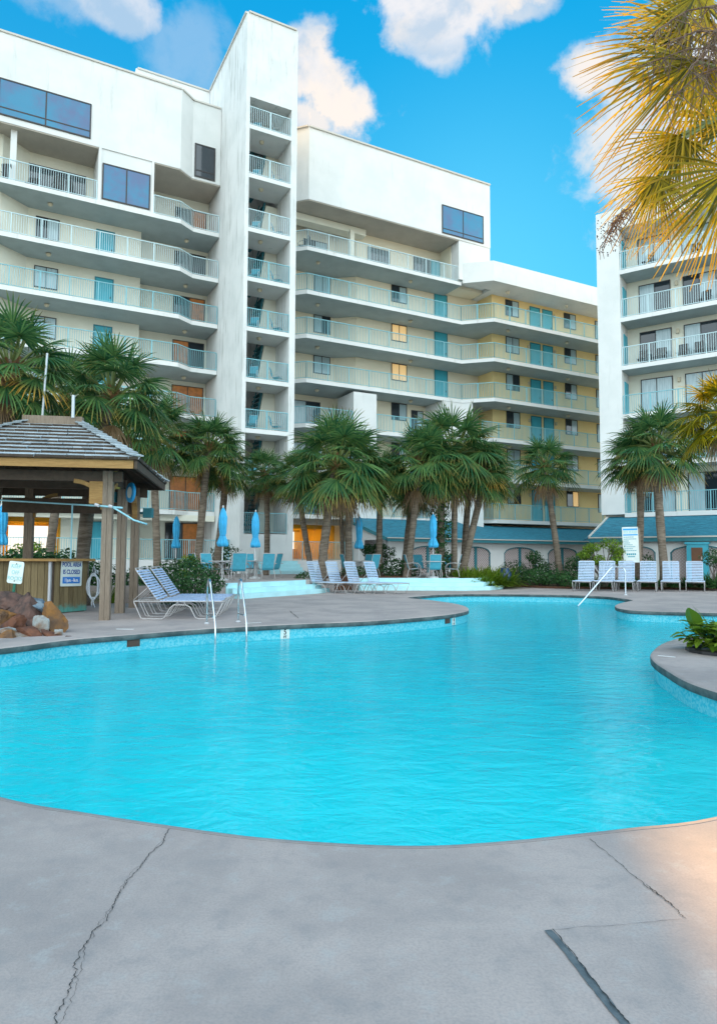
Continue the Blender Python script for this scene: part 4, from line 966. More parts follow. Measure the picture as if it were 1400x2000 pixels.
def bracket(a,c,da,dc,top=3.05):
    q=MB(); K=8
    for k in range(K):
        f0=k/K*PI/2; f1=(k+1)/K*PI/2; R=.62
        p0=(R*(1-math.sin(f0)),R*(1-math.cos(f0))); p1=(R*(1-math.sin(f1)),R*(1-math.cos(f1)))
        # curved knee brace: fill between arc and the corner
        A=Vector((a+da*(.1+p0[0]),c+dc*(.1+p0[0]),top-p0[1])); B_=Vector((a+da*(.1+p1[0]),c+dc*(.1+p1[0]),top-p1[1]))
        q.bar(A,B_,.09,.13,up=(dc,da,0.01))
    q.build('knee_brace',M['woodh'],gz)
bracket(0,0,-1,0); bracket(-2.75,3.75,1,0); bracket(0,3.75,-1,0); bracket(0,0,0,1); bracket(0,3.75,0,-1)
q=MB(); q.box(-.38,-.1,-.11,.11,2.55,3.04); q.build('carved_bracket',M['woodh'],gz)
E0=[(-4.12,-.66),(.72,-.66),(.72,4.42),(-4.12,4.42)]; R0=[(-2.36,1.9),(-1.1,1.9)]; ze,zr=3.47,4.66
def shakes(q,e0,e1,r0,r1,nc=10,wd=.30,seed=1):
    rnd=random.Random(seed)
    e0,e1,r0,r1=[Vector(v) for v in (e0,e1,r0,r1)]; nrm=(e1-e0).cross(r0-e0).normalized()
    if nrm.z<0: nrm=-nrm
    for k in range(nc):
        t0=k/nc; t1=(k+1.25)/nc
        t1=min(t1,1)
        a0=e0.lerp(r0,t0); b0=e1.lerp(r1,t0); a1=e0.lerp(r0,t1); b1=e1.lerp(r1,t1); L=(b0-a0).length
        if L<.15: continue
        x=0
        while x<L-.01:
            w=wd*rnd.uniform(.55,1.25); x2=min(L,x+w)
            if L-x2<.08: x2=L
            f0=x/L; f1=(x2-.008)/L; dz=rnd.uniform(.0,.012); j=rnd.uniform(-.02,.012)
            dn=(a1-a0).normalized()
            p=[a0.lerp(b0,f0)+dn*j,a0.lerp(b0,f1)+dn*(j+rnd.uniform(-.008,.008)),a1.lerp(b1,f1),a1.lerp(b1,f0)]
            lo=nrm*(.056+dz); hi=nrm*.002
            q.add([p[0]+nrm*.004,p[1]+nrm*.004,p[2],p[3],p[0]+lo,p[1]+lo,p[2]+hi,p[3]+hi],[(4,5,6,7),(0,1,5,4),(1,2,6,5),(3,0,4,7)])
            q.mi[-3]=1  # dark butt face paints in the shadow gap under each course
            x=x2
v=lambda p,z:(p[0],p[1],z)
q=MB(); shakes(q,v(E0[0],ze),v(E0[1],ze),v(R0[0],zr),v(R0[1],zr),10,seed=1); shakes(q,v(E0[1],ze),v(E0[2],ze),v(R0[1],zr),v(R0[1],zr+.001),10,seed=2)
shakes(q,v(E0[2],ze),v(E0[3],ze),v(R0[1],zr),v(R0[0],zr),11,seed=3); shakes(q,v(E0[3],ze),v(E0[0],ze),v(R0[0],zr),v(R0[0],zr+.001),11,seed=4)
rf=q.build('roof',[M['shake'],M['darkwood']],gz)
for a,b in ((E0[1],R0[1]),(E0[0],R0[0]),(E0[2],R0[1])):
    q=MB()
    A_=Vector(v(a,ze+.03)); B_=Vector(v(b,zr+.04))
    for k in range(12): 
        p0=A_.lerp(B_,k/12); p1=A_.lerp(B_,(k+1.15)/12); q.bar(p0+Vector((0,0,.06)),p1+Vector((0,0,.02)),.26,.03)
    q.build('hip_shakes',M['shake'],rf)
q=MB(); q.box(-2.42,-1.02,1.8,2.0,4.62,4.84); q.build('ridge_board',M['wood'],rf)
q=MB(); z=3.455
q.add([v(E0[0],z),v(E0[1],z),v(E0[2],z),v(E0[3],z),v(R0[0],4.63),v(R0[1],4.63)],[(0,1,5,4),(1,2,5),(2,3,4,5),(3,0,4)]); 
for k in range(9):
    a=-3.8+k*.53; q.bar((a,-.55,3.40),(max(min(a,-1.1),-2.36),1.88,4.55),.05,.12); q.bar((a,4.3,3.40),(max(min(a,-1.1),-2.36),1.92,4.55),.05,.12)
for k in range(7): c=0+k*.62; q.bar((.62,c,3.40),(-1.1,1.9,4.55),.05,.12)
q.build('rafters',M['darkwood'],rf)
for nm,px,y0,y1,x1,d,w in (('vent_pole',83,817,690,93,16.8,.028),('vent_pole',143,816,772,144,16.6,.04)):
    a=D(px,y0,d); b=D(x1,y1,d); q=MB(); q.tube([a,b],w,8); o=q.build(nm,M['steelw'] if 'steelw' in M else mat('galvanised_pole',(.55,.58,.6),.4,metal=.3),None); tag(o,'tall thin white pole rising behind the gazebo ridge' if x1==93 else 'short thicker pipe standing at the right end of the gazebo ridge','pole')
# bar
br=thing('bar_counter','plank clad poolside bar counter with angled end under the gazebo','bar',(-5.55,15.1,0),GA)
bpoly=[(-5.2,1.7),(-1.55,1.7),(-.95,2.62),(-1.35,3.3),(-5.2,3.3)]
q=MB(); q.prism([(-5.15,1.76),(-1.58,1.76),(-1.02,2.62),(-1.38,3.25),(-5.15,3.25)],0,1.27); q.build('body',M['darkwood'],br)
q=MB(); q.prism([(-5.3,1.55),(-1.45,1.55),(-.78,2.6),(-1.2,3.45),(-5.3,3.45)],1.27,1.33); q.build('counter_top',M['woodh'],br)
q=MB()
def planks(p0,p1,z0,z1,w):
    p0=Vector(p0);p1=Vector(p1); L=(p1-p0).length; d=(p1-p0)/L; nn=Vector((d.y,-d.x)); k=int(L/w)
    for i in range(k):
        a=p0+d*(L*i/k+.005); b=p0+d*(L*(i+1)/k-.005); o=random.uniform(0,.006)
        q.prism([(a.x,a.y),(a.x+nn.x*(.03+o),a.y+nn.y*(.03+o)),(b.x+nn.x*(.03+o),b.y+nn.y*(.03+o)),(b.x,b.y)],z0,z1)
planks((-5.15,1.75),(-1.6,1.75),.02,1.26,.15); planks((-1.55,1.78),(-1.0,2.62),.02,1.26,.13); planks((-1.0,2.64),(-1.36,3.25),.02,1.26,.13)
q.build('cladding',M['plank'],br)
q=MB(); q.bar((-1.62,1.70,.02),(-1.62,1.70,1.26),.13,.05,up=(1,0,0)); q.build('corner_trim',M['whiteboard'],br)
# signs
M['signw']=mat('sign_white',(.72,.78,.74),.45,.1,4); M['ink']=mat('navy_ink',(.02,.07,.30),.5); M['sblue']=mat('sign_blue',(.03,.20,.62),.45); M['fade']=mat('faded_teal_ink',(.30,.62,.62),.6)
M['white_ink']=mat('white_lettering',(.85,.85,.85),.5)
def rounded(w,h,r,t):
    pts=[]
    for cx,cy,a0 in ((w/2-r,h/2-r,0),(-w/2+r,h/2-r,90),(-w/2+r,-h/2+r,180),(w/2-r,-h/2+r,270)):
        for k in range(5): a=rad(a0+k*22.5); pts.append((cx+r*math.cos(a),cy+r*math.sin(a)))
    return pts
def sign(name,label,loc,rot,w,h,r=.03):
    t=thing(name,label,'sign',loc); t.rotation_euler=rot
    q=MB(); q.prism(rounded(w,h,r,0),-.012,0); q.build('panel',M['signw'],t); return t
# local axes of a sign: x right, y up, z towards the viewer
ang=math.atan2(2.62-1.78,-1.0+1.55)+GA
c=GL(-1.29,2.16,.98); nd=Vector((math.sin(ang),-math.cos(ang),0)); c=c+nd*.07
s=sign('sign','white sign with navy letters reading POOL AREA IS CLOSED on the bar end',c,(PI/2,.02,ang),.66,.66)
Z=.002
text_mesh('lettering','POOL AREA',.150,M['ink'],s,(0,.20,Z),(0,0,0),sx=.74,bold=.004); text_mesh('lettering','IS CLOSED',.150,M['ink'],s,(0,.02,Z),(0,0,0),sx=.76,bold=.004)
q=MB(); q.box(-.27,.27,-.26,-.10,0,.004); q.build('blue_band',M['sblue'],s); text_mesh('lettering','11p.m. - 8a.m.',.115,M['white_ink'],s,(0,-.18,.007),(0,0,0),sx=.66,bold=.003)
c=D(31,1118,13.6); s=sign('sign','faded tilted white sign reading KEEP OFF ROCKS on a green post above rocks',c,(PI/2,.10,.0),.30,.44,.04)
for i,wd in enumerate(('KEEP','OFF','ROCKS')): text_mesh('lettering',wd,.105,M['fade'],s,(0,.12-.12*i,Z),(0,0,0),sx=.85)
q=MB(); q.bar((0,-.2,-.03),(0,-1.15,-.03),.045,.03,up=(0,0,1)); q.build('post',mat('green_post',(.01,.13,.08),.5),s)
q=MB(); 
for y in (.17,-.17): q.lathe([(.012,0),(.010,.006)],(0,y,0),8)
q.build('bolt',M['frame'],s)
c=D(1231,1064,31.0); s=sign('sign','tall white rules sign with blue headed lettering standing behind the right loungers',c,(PI/2,-.03,.05),.74,1.62,.02)
q=MB(); q.box(-.33,.34,.66,.74,0,.004); q.box(-.33,.34,.42,.48,0,.004); q.build('blue_band',mat('sky_blue_ink',(.03,.36,.75),.5),s)
text_mesh('lettering','POOL SPA RULES',.16,M['fade'],s,(0,.57,Z),(0,0,0),sx=.50,bold=.002)
q=MB(); rnd=random.Random(6)
for k,ln in enumerate((.42,.60,.22,.26,.38,.50,.36,.52)):
    x=-.32; y=.35-.088*k
    while x<-.32+ln: w=rnd.uniform(.03,.10); q.box(x,min(x+w,.33),y-.014,y+.014,0,.004); x+=w+.014
for x in (-.18,-.09,.0,.09,.18): q.box(x-.035,x+.035,-.47,-.39,0,.004)
q.box(-.17,.17,-.56,-.52,0,.004); q.build('small_print',mat('teal_ink',(.03,.30,.38),.5),s)
q=MB(); q.bar((.42,.74,-.06),(.42,-1.0,-.06),.10,.10,up=(0,0,1)); q.bar((-.2,-.8,-.03),(-.2,-1.0,-.03),.06,.04,up=(0,0,1)); q.build('post',M['wood'],s)
# rope coil on the bar end
M['rope']=mat('white_rope',(.62,.68,.74),.8,.25,30)
c=GL(-.80,2.62,0); t=thing('rope_coil','coil of white rope hanging at the right end of the bar','rope',(c.x,c.y,0)); q=MB()
rnd=random.Random(8)
for k in range(7):
    rx=.10+.012*k; rz=.34-.01*k; oy=rnd.uniform(-.04,.02); ph=rnd.uniform(-.03,.03)
    q.tube([(rx*math.sin(a*PI/12)*(1.1 if a<12 else 1)+ph*.2,oy-.03,.62+rz*math.cos(a*PI/12)) for a in range(24)],.015,6,closed=True)
q.tube([(0,-.04,.92),(.03,-.05,1.08),(.1,-.05,1.02),(.12,-.05,.94),(.06,-.06,.98),(0,-.04,1.16),(-.03,-.04,1.0)],.014,6); q.tube([(0,-.05,.30),(.02,-.05,.18),(.06,-.05,.1)],.014,6); q.tube([(-.02,-.05,.32),(-.03,-.05,.12)],.012,6)
q.tube([(-.04,-.07,.96),(.05,-.07,.95),(.05,-.0,.97),(-.04,-.0,.96)],.014,6,closed=True)
q.build('coil',M['rope'],t,smooth=True)
# overhead pipe
M['pvc']=mat('pale_blue_pipe',(.30,.60,.68),.4)
t=thing('overhead_pipe','pale blue plastic pipe strung across the front of the gazebo','pipe',(0,0,0)); q=MB()
q.tube([D(-60,975,17.2),D(0,977,17.1),D(142,985,16.85),D(195,988,14.9),D(240,992,14.9)],.022,8); q.tube([D(216,988,14.88),D(238,1001,14.88),D(262,1016,14.9),D(288,1024,15.0)],.020,8)
q.build('pipe',M['pvc'],t,smooth=True); q=MB(); q.tube([D(186,985,14.86),D(194,988,14.86)],.034,8); q.tube([D(213,988,14.86),D(220,990,14.86)],.034,8); q.build('joint',M['whiteboard'],t); 
q=MB(); a=D(142,986,16.85); q.tube([a,Vector((a.x,a.y,1.33))],.02,8); q.build('upright',M['pvc'],t)
c=D(256,962,16.65); t=thing('round_sign','round sky blue disc thermometer hung between the right gazebo posts','sign',c,rad(-50)); q=MB(); q.lathe([(.24,-.03),(.25,0),(.24,.03)],(0,0,0),24); o=q.build('disc',M['sblue2'] if 'sblue2' in M else mat('sky_blue_plastic',(.02,.34,.68),.4),t); o.rotation_euler=(PI/2,0,0)
q=MB(); q.lathe([(.14,.031),(.14,.036)],(0,0,0),20); o=q.build('face',M['signw'],t); o.rotation_euler=(PI/2,0,0); 
q=MB(); q.lathe([(.14,.031),(.14,.036)],(0,0,0),20); o=q.build('face',M['signw'],t); o.rotation_euler=(-PI/2,0,0)
c=D(218,971,16.9); q=MB(); q.box(-.12,.12,-.1,.1,-.13,.13); q.box(-.15,-.12,-.03,.03,-.16,.2); o=q.build('loudspeaker',M['fascia']); o.location=c; tag(o,'teal box loudspeaker hanging behind the front right gazebo post','loudspeaker')
c=D(290,1002,18.9); q=MB(); q.box(-.12,.12,-.1,.1,-.13,.13); q.box(-.34,-.12,-.03,.03,-.03,.03); o=q.build('loudspeaker',M['fascia']); o.location=c; tag(o,'dark teal loudspeaker bracketed off the rearmost right gazebo post','loudspeaker')
c=D(227,938,16.2); t=thing('lantern','mustard framed lantern hanging under the gazebo eave','lantern',c); q=MB(); q.box(-.02,.06,-.14,.14,-.20,.20); q.build('back_plate',mat('mustard_paint',(.50,.42,.10),.6,.2,8),t); q=MB(); q.lathe([(.04,-.12),(.07,-.05),(.05,.08),(.02,.12)],(-.09,0,0),8); q.bar((-.09,0,.1),(0,0,.14),.02); q.build('globe',M['lampglass'],t)

# ------------------------------------------------------------------ furniture
M['tube']=mat('cream_tube_frame',(.50,.47,.46),.35,.15,5,spec=.6); M['strap']=mat('pale_blue_strap',(.50,.62,.84),.5,.12,8); M['strapw']=mat('white_vinyl_strap',(.50,.64,.82),.5,.1,8)
M['sling']=mat('aqua_sling_fabric',(.06,.36,.48),.7,.15,12); M['slingl']=mat('pale_aqua_sling',(.22,.50,.58),.7,.12,12)
def lounger_proto(name,strap,bx=0.0):
    t=thing(name,'x','sun lounger'); H=.40
    for y in (-.33,.33):
        q=MB(); q.tube([(0,y,H),(.08,y,.22),(.17,y,.03),(.22,y,.012),(.62,y,.012),(.68,y,.04),(.80,y,.25),(.88,y,.32),(1.15,y,.32),(1.24,y,.27),(1.36,y,.04),(1.42,y,.012),(1.74,y,.012),(1.80,y,.04),(1.96,y,H-.03)],.0135,6)
        q.build('leg_frame',M['tube'],t,smooth=True)
    q=MB(); q.tube([(0,-.31,H),(0,.31,H),(.03,.34,H),(1.94,.34,H),(1.99,.30,H),(1.99,-.30,H),(1.94,-.34,H),(.03,-.34,H)],.0145,6,closed=True); q.bar((.9,-.33,.33),(.9,.33,.33),.02); q.bar((.96,-.34,.32),(.96,-.34,H),.015); q.bar((1.12,-.34,.32),(1.12,-.34,H),.015)
    q.build('seat_frame',M['tube'],t,smooth=True)
    q=MB(); P0=Vector((.52,0,H+.01)); P1=Vector((bx,0,1.13+bx*.3)); d=P1-P0
    q.tube([P0+Vector((0,-.30,0)),P0+d*.93+Vector((0,-.30,0)),P1+Vector((0,-.25,0)),P1+Vector((0,.25,0)),P0+d*.93+Vector((0,.30,0)),P0+Vector((0,.30,0))],.014,6)
    for y in (-.28,.28): q.bar(P0+d*.42+Vector((0,y,0)),(bx*.3-.02,y,H+.02),.014)
    q.build('back_frame',M['tube'],t,smooth=True)
    q=MB()
    for k in range(19): x=.58+k*.072; q.box(x,x+.041,-.352,.352,H+.004,H+.020)
    q.build('seat_straps',M[strap],t)
    q=MB(); dn=d.normalized(); nn=Vector((dn.z,0,-dn.x))
    for k in range(12):
        c=P0+dn*(.05+k*.068); q.bar(c+Vector((0,-.315,0))+nn*.012,c+Vector((0,.315,0))+nn*.012,.052,.016,up=tuple(nn)) if False else q.add([c+dn*a+nn*b+Vector((0,y,0)) for y in (-.315,.315) for a,b in ((-.020,.004),(.020,.004),(.020,.02),(-.020,.02))],[(0,1,2,3),(7,6,5,4),(0,4,5,1),(1,5,6,2),(2,6,7,3),(3,7,4,0)])
    q.build('back_straps',M[strap],t)
    return t
def place(proto,used,loc,rz,label,group,sc=1.0):
    o=proto if not used else copy_tree(proto)
    o.location=loc; o.rotation_euler=(0,0,rz); o['label']=label; o['group']=group; o.scale=(sc,)*3
    return o
lpro=lounger_proto('sun_lounger','strap')
ords=['nearest','second nearest','third nearest','rearmost']
for i,(dy,dx) in enumerate(((0,0),(.66,-.10),(1.5,-.12),(2.15,-.2))):
    p=G(256,1210); place(lpro,i>0,(p.x+dx+.03,p.y+dy+.34,0),rad(3),'blue strapped lounger in the side-on row by the gazebo, '+ords[i]+' to the pool','loungers beside the gazebo',1.0)
lp2=lounger_proto('sun_lounger','strapw',.24)
fd=math.atan2(-.66,.75)
cl=['first from the left','second from the left','third from the left','rightmost']
for i,(px,y) in enumerate(((628,1156),(664,1156.5),(700,1157),(738,1157))):
    p=G(px,y); L0=Vector((math.cos(fd),math.sin(fd)))*.55
    place(lp2,i>0,(p.x-L0.x-.15,p.y-L0.y-.4,0),fd,'white strapped lounger below the centre palms, '+cl[i]+' of four','loungers below the centre palms',1.02)
fd=math.atan2(-.87,-.42)
cl=['leftmost','second from left','third from left','fourth from left','fifth from left','rightmost']
for i,px in enumerate((1140,1180,1218,1260,1304,1350)):
    d=30.2-.0*i; r=pray(px,1150); P0=Vector((r.x*d/r.y,d)); u_=Vector((math.cos(fd),math.sin(fd)))
    place(lp2,True,(P0.x-u_.x*.5,P0.y-u_.y*.5-.3,0),fd,'white strapped lounger facing the pool in the right row, '+cl[i]+' of six','loungers in the right row',1.06)

def chair_proto():
    t=thing('patio_chair','x','chair')
    for x in (-.28,.28):
        q=MB(); q.tube([(x,-.42,.62),(x*1.02,-.1,.66),(x*1.05,.14,.63),(x*1.05,.26,.5),(x,.24,.25),(x,.20,.05),(x,.12,.012),(x,-.30,.012),(x,-.36,.04),(x*.96,-.30,.30),(x*.93,-.24,.40)],.0145,6)
        q.build('arm_frame',M['tube'],t,smooth=True)
    q=MB(); q.tube([(-.25,.24,.42),(-.25,-.22,.38),(-.25,-.27,.43),(-.25,-.42,1.0),(-.22,-.435,1.03),(.22,-.435,1.03),(.25,-.42,1.0),(.25,-.27,.43),(.25,-.22,.38),(.25,.24,.42)],.0135,6); q.build('sling_frame',M['tube'],t,smooth=True)
    q=MB(); prof=[(.26,.415),(.1,.40),(-.1,.375),(-.22,.385),(-.28,.46),(-.34,.72),(-.425,1.02)]
    vs=[];fs=[]
    for y,z in prof: vs+=[(-.245,y,z),(.245,y,z),(.245,y-.008,z-.012),(-.245,y-.008,z-.012)]
    for i in range(len(prof)-1):
        for a,b in ((0,1),(1,2),(2,3),(3,0)): fs.append((4*i+a,4*i+b,4*i+4+b,4*i+4+a))
    fs+=[(3,2,1,0),(len(vs)-4,len(vs)-3,len(vs)-2,len(vs)-1)]
    q.add(vs,fs); q.build('sling',M['sling'],t); return t
cp=chair_proto(); first=[False]
def chair(px,d,rz,label,group='chairs round the patio tables',z=None):
    r=pray(px,1120); o=place(cp,first[0],(r.x*d/r.y,d,PZ if z is None else z),rz,label,group); first[0]=True; return o
def table_umb(px,d,tl,ul,chairs,th=2.8,tr=.52):
    r=pray(px,1120); x=r.x*d/r.y
    t=thing('patio_table',tl,'table',(x,d,PZ),0,'round patio tables'); q=MB(); q.lathe([(tr-.02,.70),(tr,.71),(tr,.73),(tr-.02,.74)],(0,0,0),28); q.build('table_top',M['tube'],t)
    q=MB()
    for k in range(4): a=k*PI/2+.5; q.tube([(math.cos(a)*.12,math.sin(a)*.12,.70),(math.cos(a)*.16,math.sin(a)*.16,.35),(math.cos(a)*.40,math.sin(a)*.40,.012)],.014,6)
    q.build('leg_frame',M['tube'],t,smooth=True)
    u=thing('closed_umbrella',ul,'umbrella',(x,d,PZ),0,'closed sky blue umbrellas'); q=MB(); q.lathe([(.24,0),(.24,.05),(.05,.09),(.022,.12),(.022,th-.04)],(0,0,0),12); q.lathe([(.03,th-.04),(.035,th+.02),(.0,th+.05)],(0,0,0),8); q.build('pole',M['polew'],u,smooth=False)
    q=MB(); n=32; rnd=random.Random(int(px)); z0=1.28 ; prof=[(th-.05,.03),(th-.18,.10),(th-.42,.155),(th-.75,.15),(th-1.02,.13),(th-1.08,.105),(th-1.15,.13),(th-1.38,.20),(th-1.50,.19),(th-1.52,.10)]
    vs=[];fs=[]; tw=rnd.uniform(.3,.8); fr=8
    for z,rr in prof:
        for k in range(n):
            a=2*PI*k/n; f=1+.30*math.sin(fr*a+tw*z*3)+.10*rnd.uniform(-1,1); rr_=rr*.86; vs.append((rr_*f*math.cos(a),rr_*f*math.sin(a),z+(.03*math.sin(4*a) if rr>.17 else 0)))
    for i in range(len(prof)-1):
        for k in range(n): fs.append((i*n+k,(i+1)*n+k,(i+1)*n+(k+1)%n,i*n+(k+1)%n))
    q.add(vs,fs); q.build('canopy',M['umb'],u,smooth=True)
    q=MB(); q.tube([(.12*math.cos(a*PI/6),.12*math.sin(a*PI/6),th-1.08) for a in range(12)],.012,5,closed=True); q.build('tie',M['umb'],u)
    for c_ in chairs: chair(*c_)
M['umb']=mat('sky_blue_canvas',(.06,.50,.85),.75,.25,3,bump=.4,bscale=8); M['polew']=mat('white_pole',(.70,.70,.70),.4)
G_='patio chair '
table_umb(434,25.9,'round table under the closed umbrella left of the stair tower face','closed sky blue umbrella before the left edge of the stair tower',
  [(402,26.1,-1.3,'aqua sling chair partly hidden by the clipped shrub, left of its table'),(464,25.2,.35,'aqua sling chair with its back to us, nearest the left steps'),(452,27.0,2.7,'aqua sling chair on the far side of the leftmost full table'),(412,27.2,-2.4,'aqua sling chair behind the clipped shrub, second from left')])
table_umb(498,28.3,'round table under the umbrella in front of the stair tower','closed sky blue umbrella directly before the stair tower wall',
  [(476,28.5,-1.5,'aqua sling chair left of the table before the tower wall'),(518,27.4,.5,'aqua sling chair with rounded arms right of the tower table'),(529,28.6,1.2,'aqua sling chair behind the rounded arm chair by the tower'),(488,29.6,-2.8,'aqua sling chair at the far side of the tower table')])
table_umb(701,31.0,'round table behind the four centre loungers','closed sky blue umbrella behind the centre loungers',
  [(684,31.4,-1.2,'aqua sling chair between two trunks behind the centre loungers'),(722,30.4,.8,'aqua sling chair seen behind the rightmost centre lounger'),(714,32,2.6,'aqua sling chair beyond the table behind centre loungers')])
table_umb(846,30.0,'round table under the umbrella by the vine covered palm','closed sky blue umbrella beside the vine covered palm',
  [(808,30.4,-1.45,'aqua sling chair side-on at the left of the vine palm table'),(824,31.8,-2.7,'aqua sling chair at the far left of the vine palm table'),(848,29.9,.03,'aqua sling chair with its back square to us above the aqua steps'),(882,30.5,1.35,'aqua sling chair side-on at the right of the vine palm table'),(868,31.9,2.6,'aqua sling chair at the far right of the vine palm table')],2.85)
table_umb(343,31.5,'round table near the terrace railing behind the clipped shrub','closed sky blue umbrella farthest back near the terrace railing',
  [(325,31,-1.2,'pale chair left of the farthest table near terrace railing'),(360,31,1.1,'pale chair right of the farthest table near terrace railing')])
table_umb(2,24.5,'round table beyond the bar at the left edge','closed sky blue umbrella cut by the left edge beyond the bar',[])
# chairs on the tower landings and balconies
nm=['topmost','second','third','fourth','fifth','sixth','seventh','eighth']
for k,r_ in enumerate(LR[:8]):
    p=LW(.35,.75); o=place(cp,True,(p.x,p.y,r_-1.05),TH+2.6,nm[k]+' stair tower landing from the top: aqua chair on the left','chairs on the stair tower landings',.95)
    p=LW(1.75,.7); o=place(cp,True,(p.x,p.y,r_-1.05),TH-2.2,nm[k]+' stair tower landing from the top: aqua chair on the right','chairs on the stair tower landings',.95)
def dark_chair(loc,rz,label,group):
    o=copy_tree(cp); o.location=loc; o.rotation_euler=(0,0,rz); o['label']=label; o['group']=group
    for c_ in o.children: c_.data=DCM[c_.name.split('.')[0]]
    return o
DCM={}
for c_ in cp.children:
    k_=c_.name.split('.')[0]
    if k_ not in DCM: me=c_.data.copy(); me.materials.clear(); me.materials.append(M['frame']); DCM[k_]=me
sd=['leftmost','second','third','fourth','fifth']
for i,s_ in enumerate((-12.9,-11.9,-10.9,-9.6,-8.7)):
    p=LW(s_,4.95); dark_chair((p.x,p.y,TL[0]),TH+[.3,-.5,2.8,.2,-.9][i],'black chair on the upper left penthouse balcony, '+sd[i]+' of five','black chairs on the penthouse balcony')
p=LW(5.0,4.7); dark_chair((p.x,p.y,TL[0]),TH+.9,'black chair at the left end of the centre penthouse balcony','black chairs on the penthouse balcony')
for i,(k,a) in enumerate(((3,1.2),(3,2.2),(3,3.3),(3,4.2),(1,1.6),(1,4.2),(2,4.5))):
    T=TR[k]; x=15+a*.817+.7*.576; y=39-a*.576+.7*.817
    dark_chair((x,y,T),URA+PI+.3*math.sin(i*3),'black chair on the right wing, '+['first on the fourth rail level from top','second on the fourth rail level from top','third on the fourth rail level from top','fourth on the fourth rail level from top','left one on the second level from top','right one on the second level from top','single on the third level from top'][i],'black chairs on the right wing balconies')

# ------------------------------------------------------------------ pool fittings
M['steel']=mat('stainless_steel',(.62,.66,.68),.16,metal=1.0)
def smooth(pts,seg=6): return catmull(pts,seg)
for i,(bp_,fx_) in enumerate((((404,1219),(430,1265)),((465,1215.5),(494,1262)))):
    b=G(*bp_); w=G(fx_[0],fx_[1],-.3); d=Vector((w.x-b.x,w.y-b.y,0)); L_=d.length; d=d/L_
    t=thing('grab_rail',['left stainless pool grab rail at the near left deck edge','right stainless pool grab rail beside the 5 foot mark'][i],'grab rail',b,0,'pool entry grab rails'); q=MB()
    P_=lambda f,z:(d.x*f,d.y*f,z)
    path=smooth([P_(0,0),P_(0,.35),P_(0,.68),P_(.05,.84),P_(.17,.93),P_(.30,.90),P_(.42,.76),P_(.72,.40),P_(.92,.12),P_(.98,-.05),P_(1.0,-.35),P_(1.0,-.9)],5)
    q.tube(path,.021,10); q.build('rail',M['steel'],t,smooth=True); q=MB(); q.tube([P_(0,.20),P_(.86,.20)],.017,8); q.build('crossbar',M['steel'],t,smooth=True)
    q=MB(); q.lathe([(.055,0.004),(.055,.02),(.03,.04)],(0,0,0),14); q.build('base_flange',M['whiteboard'],t)
b=G(1221,1163); t=thing('hand_rail','white sloping hand rail into the shallow end at right','hand rail',b); e=D(1128,1184,24.2)-b; m_=D(1194,1108,25.0)-b
q=MB(); q.tube(smooth([(0,0,0),(0,0,.5),(-.0,0,.9),(-.10,0,1.03),(m_.x*.6,m_.y*.6,1.07),(m_.x,m_.y,m_.z),(m_.x*.75+e.x*.25,m_.y*.75+e.y*.25,m_.z*.75+e.z*.25),(e.x,e.y,e.z)],6),.026,10); q.build('rail',mat('pale_steel',(.70,.76,.82),.25,metal=.5),t,smooth=True); q=MB(); q.lathe([(.07,.004),(.07,.02),(.03,.05)],(0,0,0),14); q.build('base_flange',M['whiteboard'],t)
# depth marks on the tile band
def edge_at(px,lo=0,zz=-.09):
    best=None
    for i,p in enumerate(POOL):
        j=POOL[(i+1)%n]
        for f in range(6):
            w=p.lerp(j,f/6); 
            if w.y<6: continue
            v_=Vector((w.x,w.y,zz-EYE)); X=700+FPX*v_.dot(cR)/v_.dot(cF)
            if abs(X-px)<2.5 and (best is None or w.y<best[0].y): best=(w,(j-p).normalized())
    return best
def tile_mark(px,label,txt,w=.20,h=.2,zc=-.2):
    e=edge_at(px); p,t_=e; nn=Vector((-t_.y,t_.x)); ang=math.atan2(t_.y,t_.x)+PI
    if nn.y>0: pass
    t=thing('depth_marker',label,'depth marker',(p.x+nn.x*.012,p.y+nn.y*.012,zc)); t.rotation_euler=(PI/2,0,math.atan2(-t_.y,-t_.x))
    q=MB(); q.box(-w/2,w/2,-h/2,h/2,-.01,.004); q.build('tile',M['signw'],t)
    for i,(s_,sz,y) in enumerate(txt): text_mesh('lettering',s_,sz,M['frame'],t,(0,y,.006),(0,0,0),sx=.9,bold=.003)
tile_mark(558,'white tile reading 5 FT set in the pool edge right of the grab rails',[('5',.15,.035),('FT',.07,-.065)])
tile_mark(886,'small white depth tile at the far tip of the left deck',[('4',.12,.03),('FT',.06,-.06)],.17,.18)
for px,lb in ((261,'brown skimmer opening in the tile band below the side-on loungers'),(874,'small brown skimmer opening in the far pool edge')):
    e=edge_at(px)
    if e: 
        p,t_=e; nn=Vector((-t_.y,t_.x)); o=None; q=MB(); q.box(-.12,.12,-.01,.006,-.23,-.10); q.box(-.10,.10,.004,.012,-.21,-.12); o=q.build('skimmer_opening',M['skim'] if 'skim' in M else M.setdefault('skim',mat('brown_skimmer',(.09,.05,.035),.7))); o.location=(p.x+nn.x*.008,p.y+nn.y*.008,0); o.rotation_euler=(0,0,math.atan2(t_.y,t_.x)); tag(o,lb,'skimmer')
q=MB()
for (a,b_,w) in (((228,1229),(262,1229.5),.05),((478,1218),(510,1216),.03),((1284,1281),(1318,1284),.03)):
    A1=G(*a);B1=G(*b_); q.bar(A1+Vector((0,0,.005)),B1+Vector((0,0,.005)),w,.004)
q.build('paint_mark',M['white_ink'],deck)
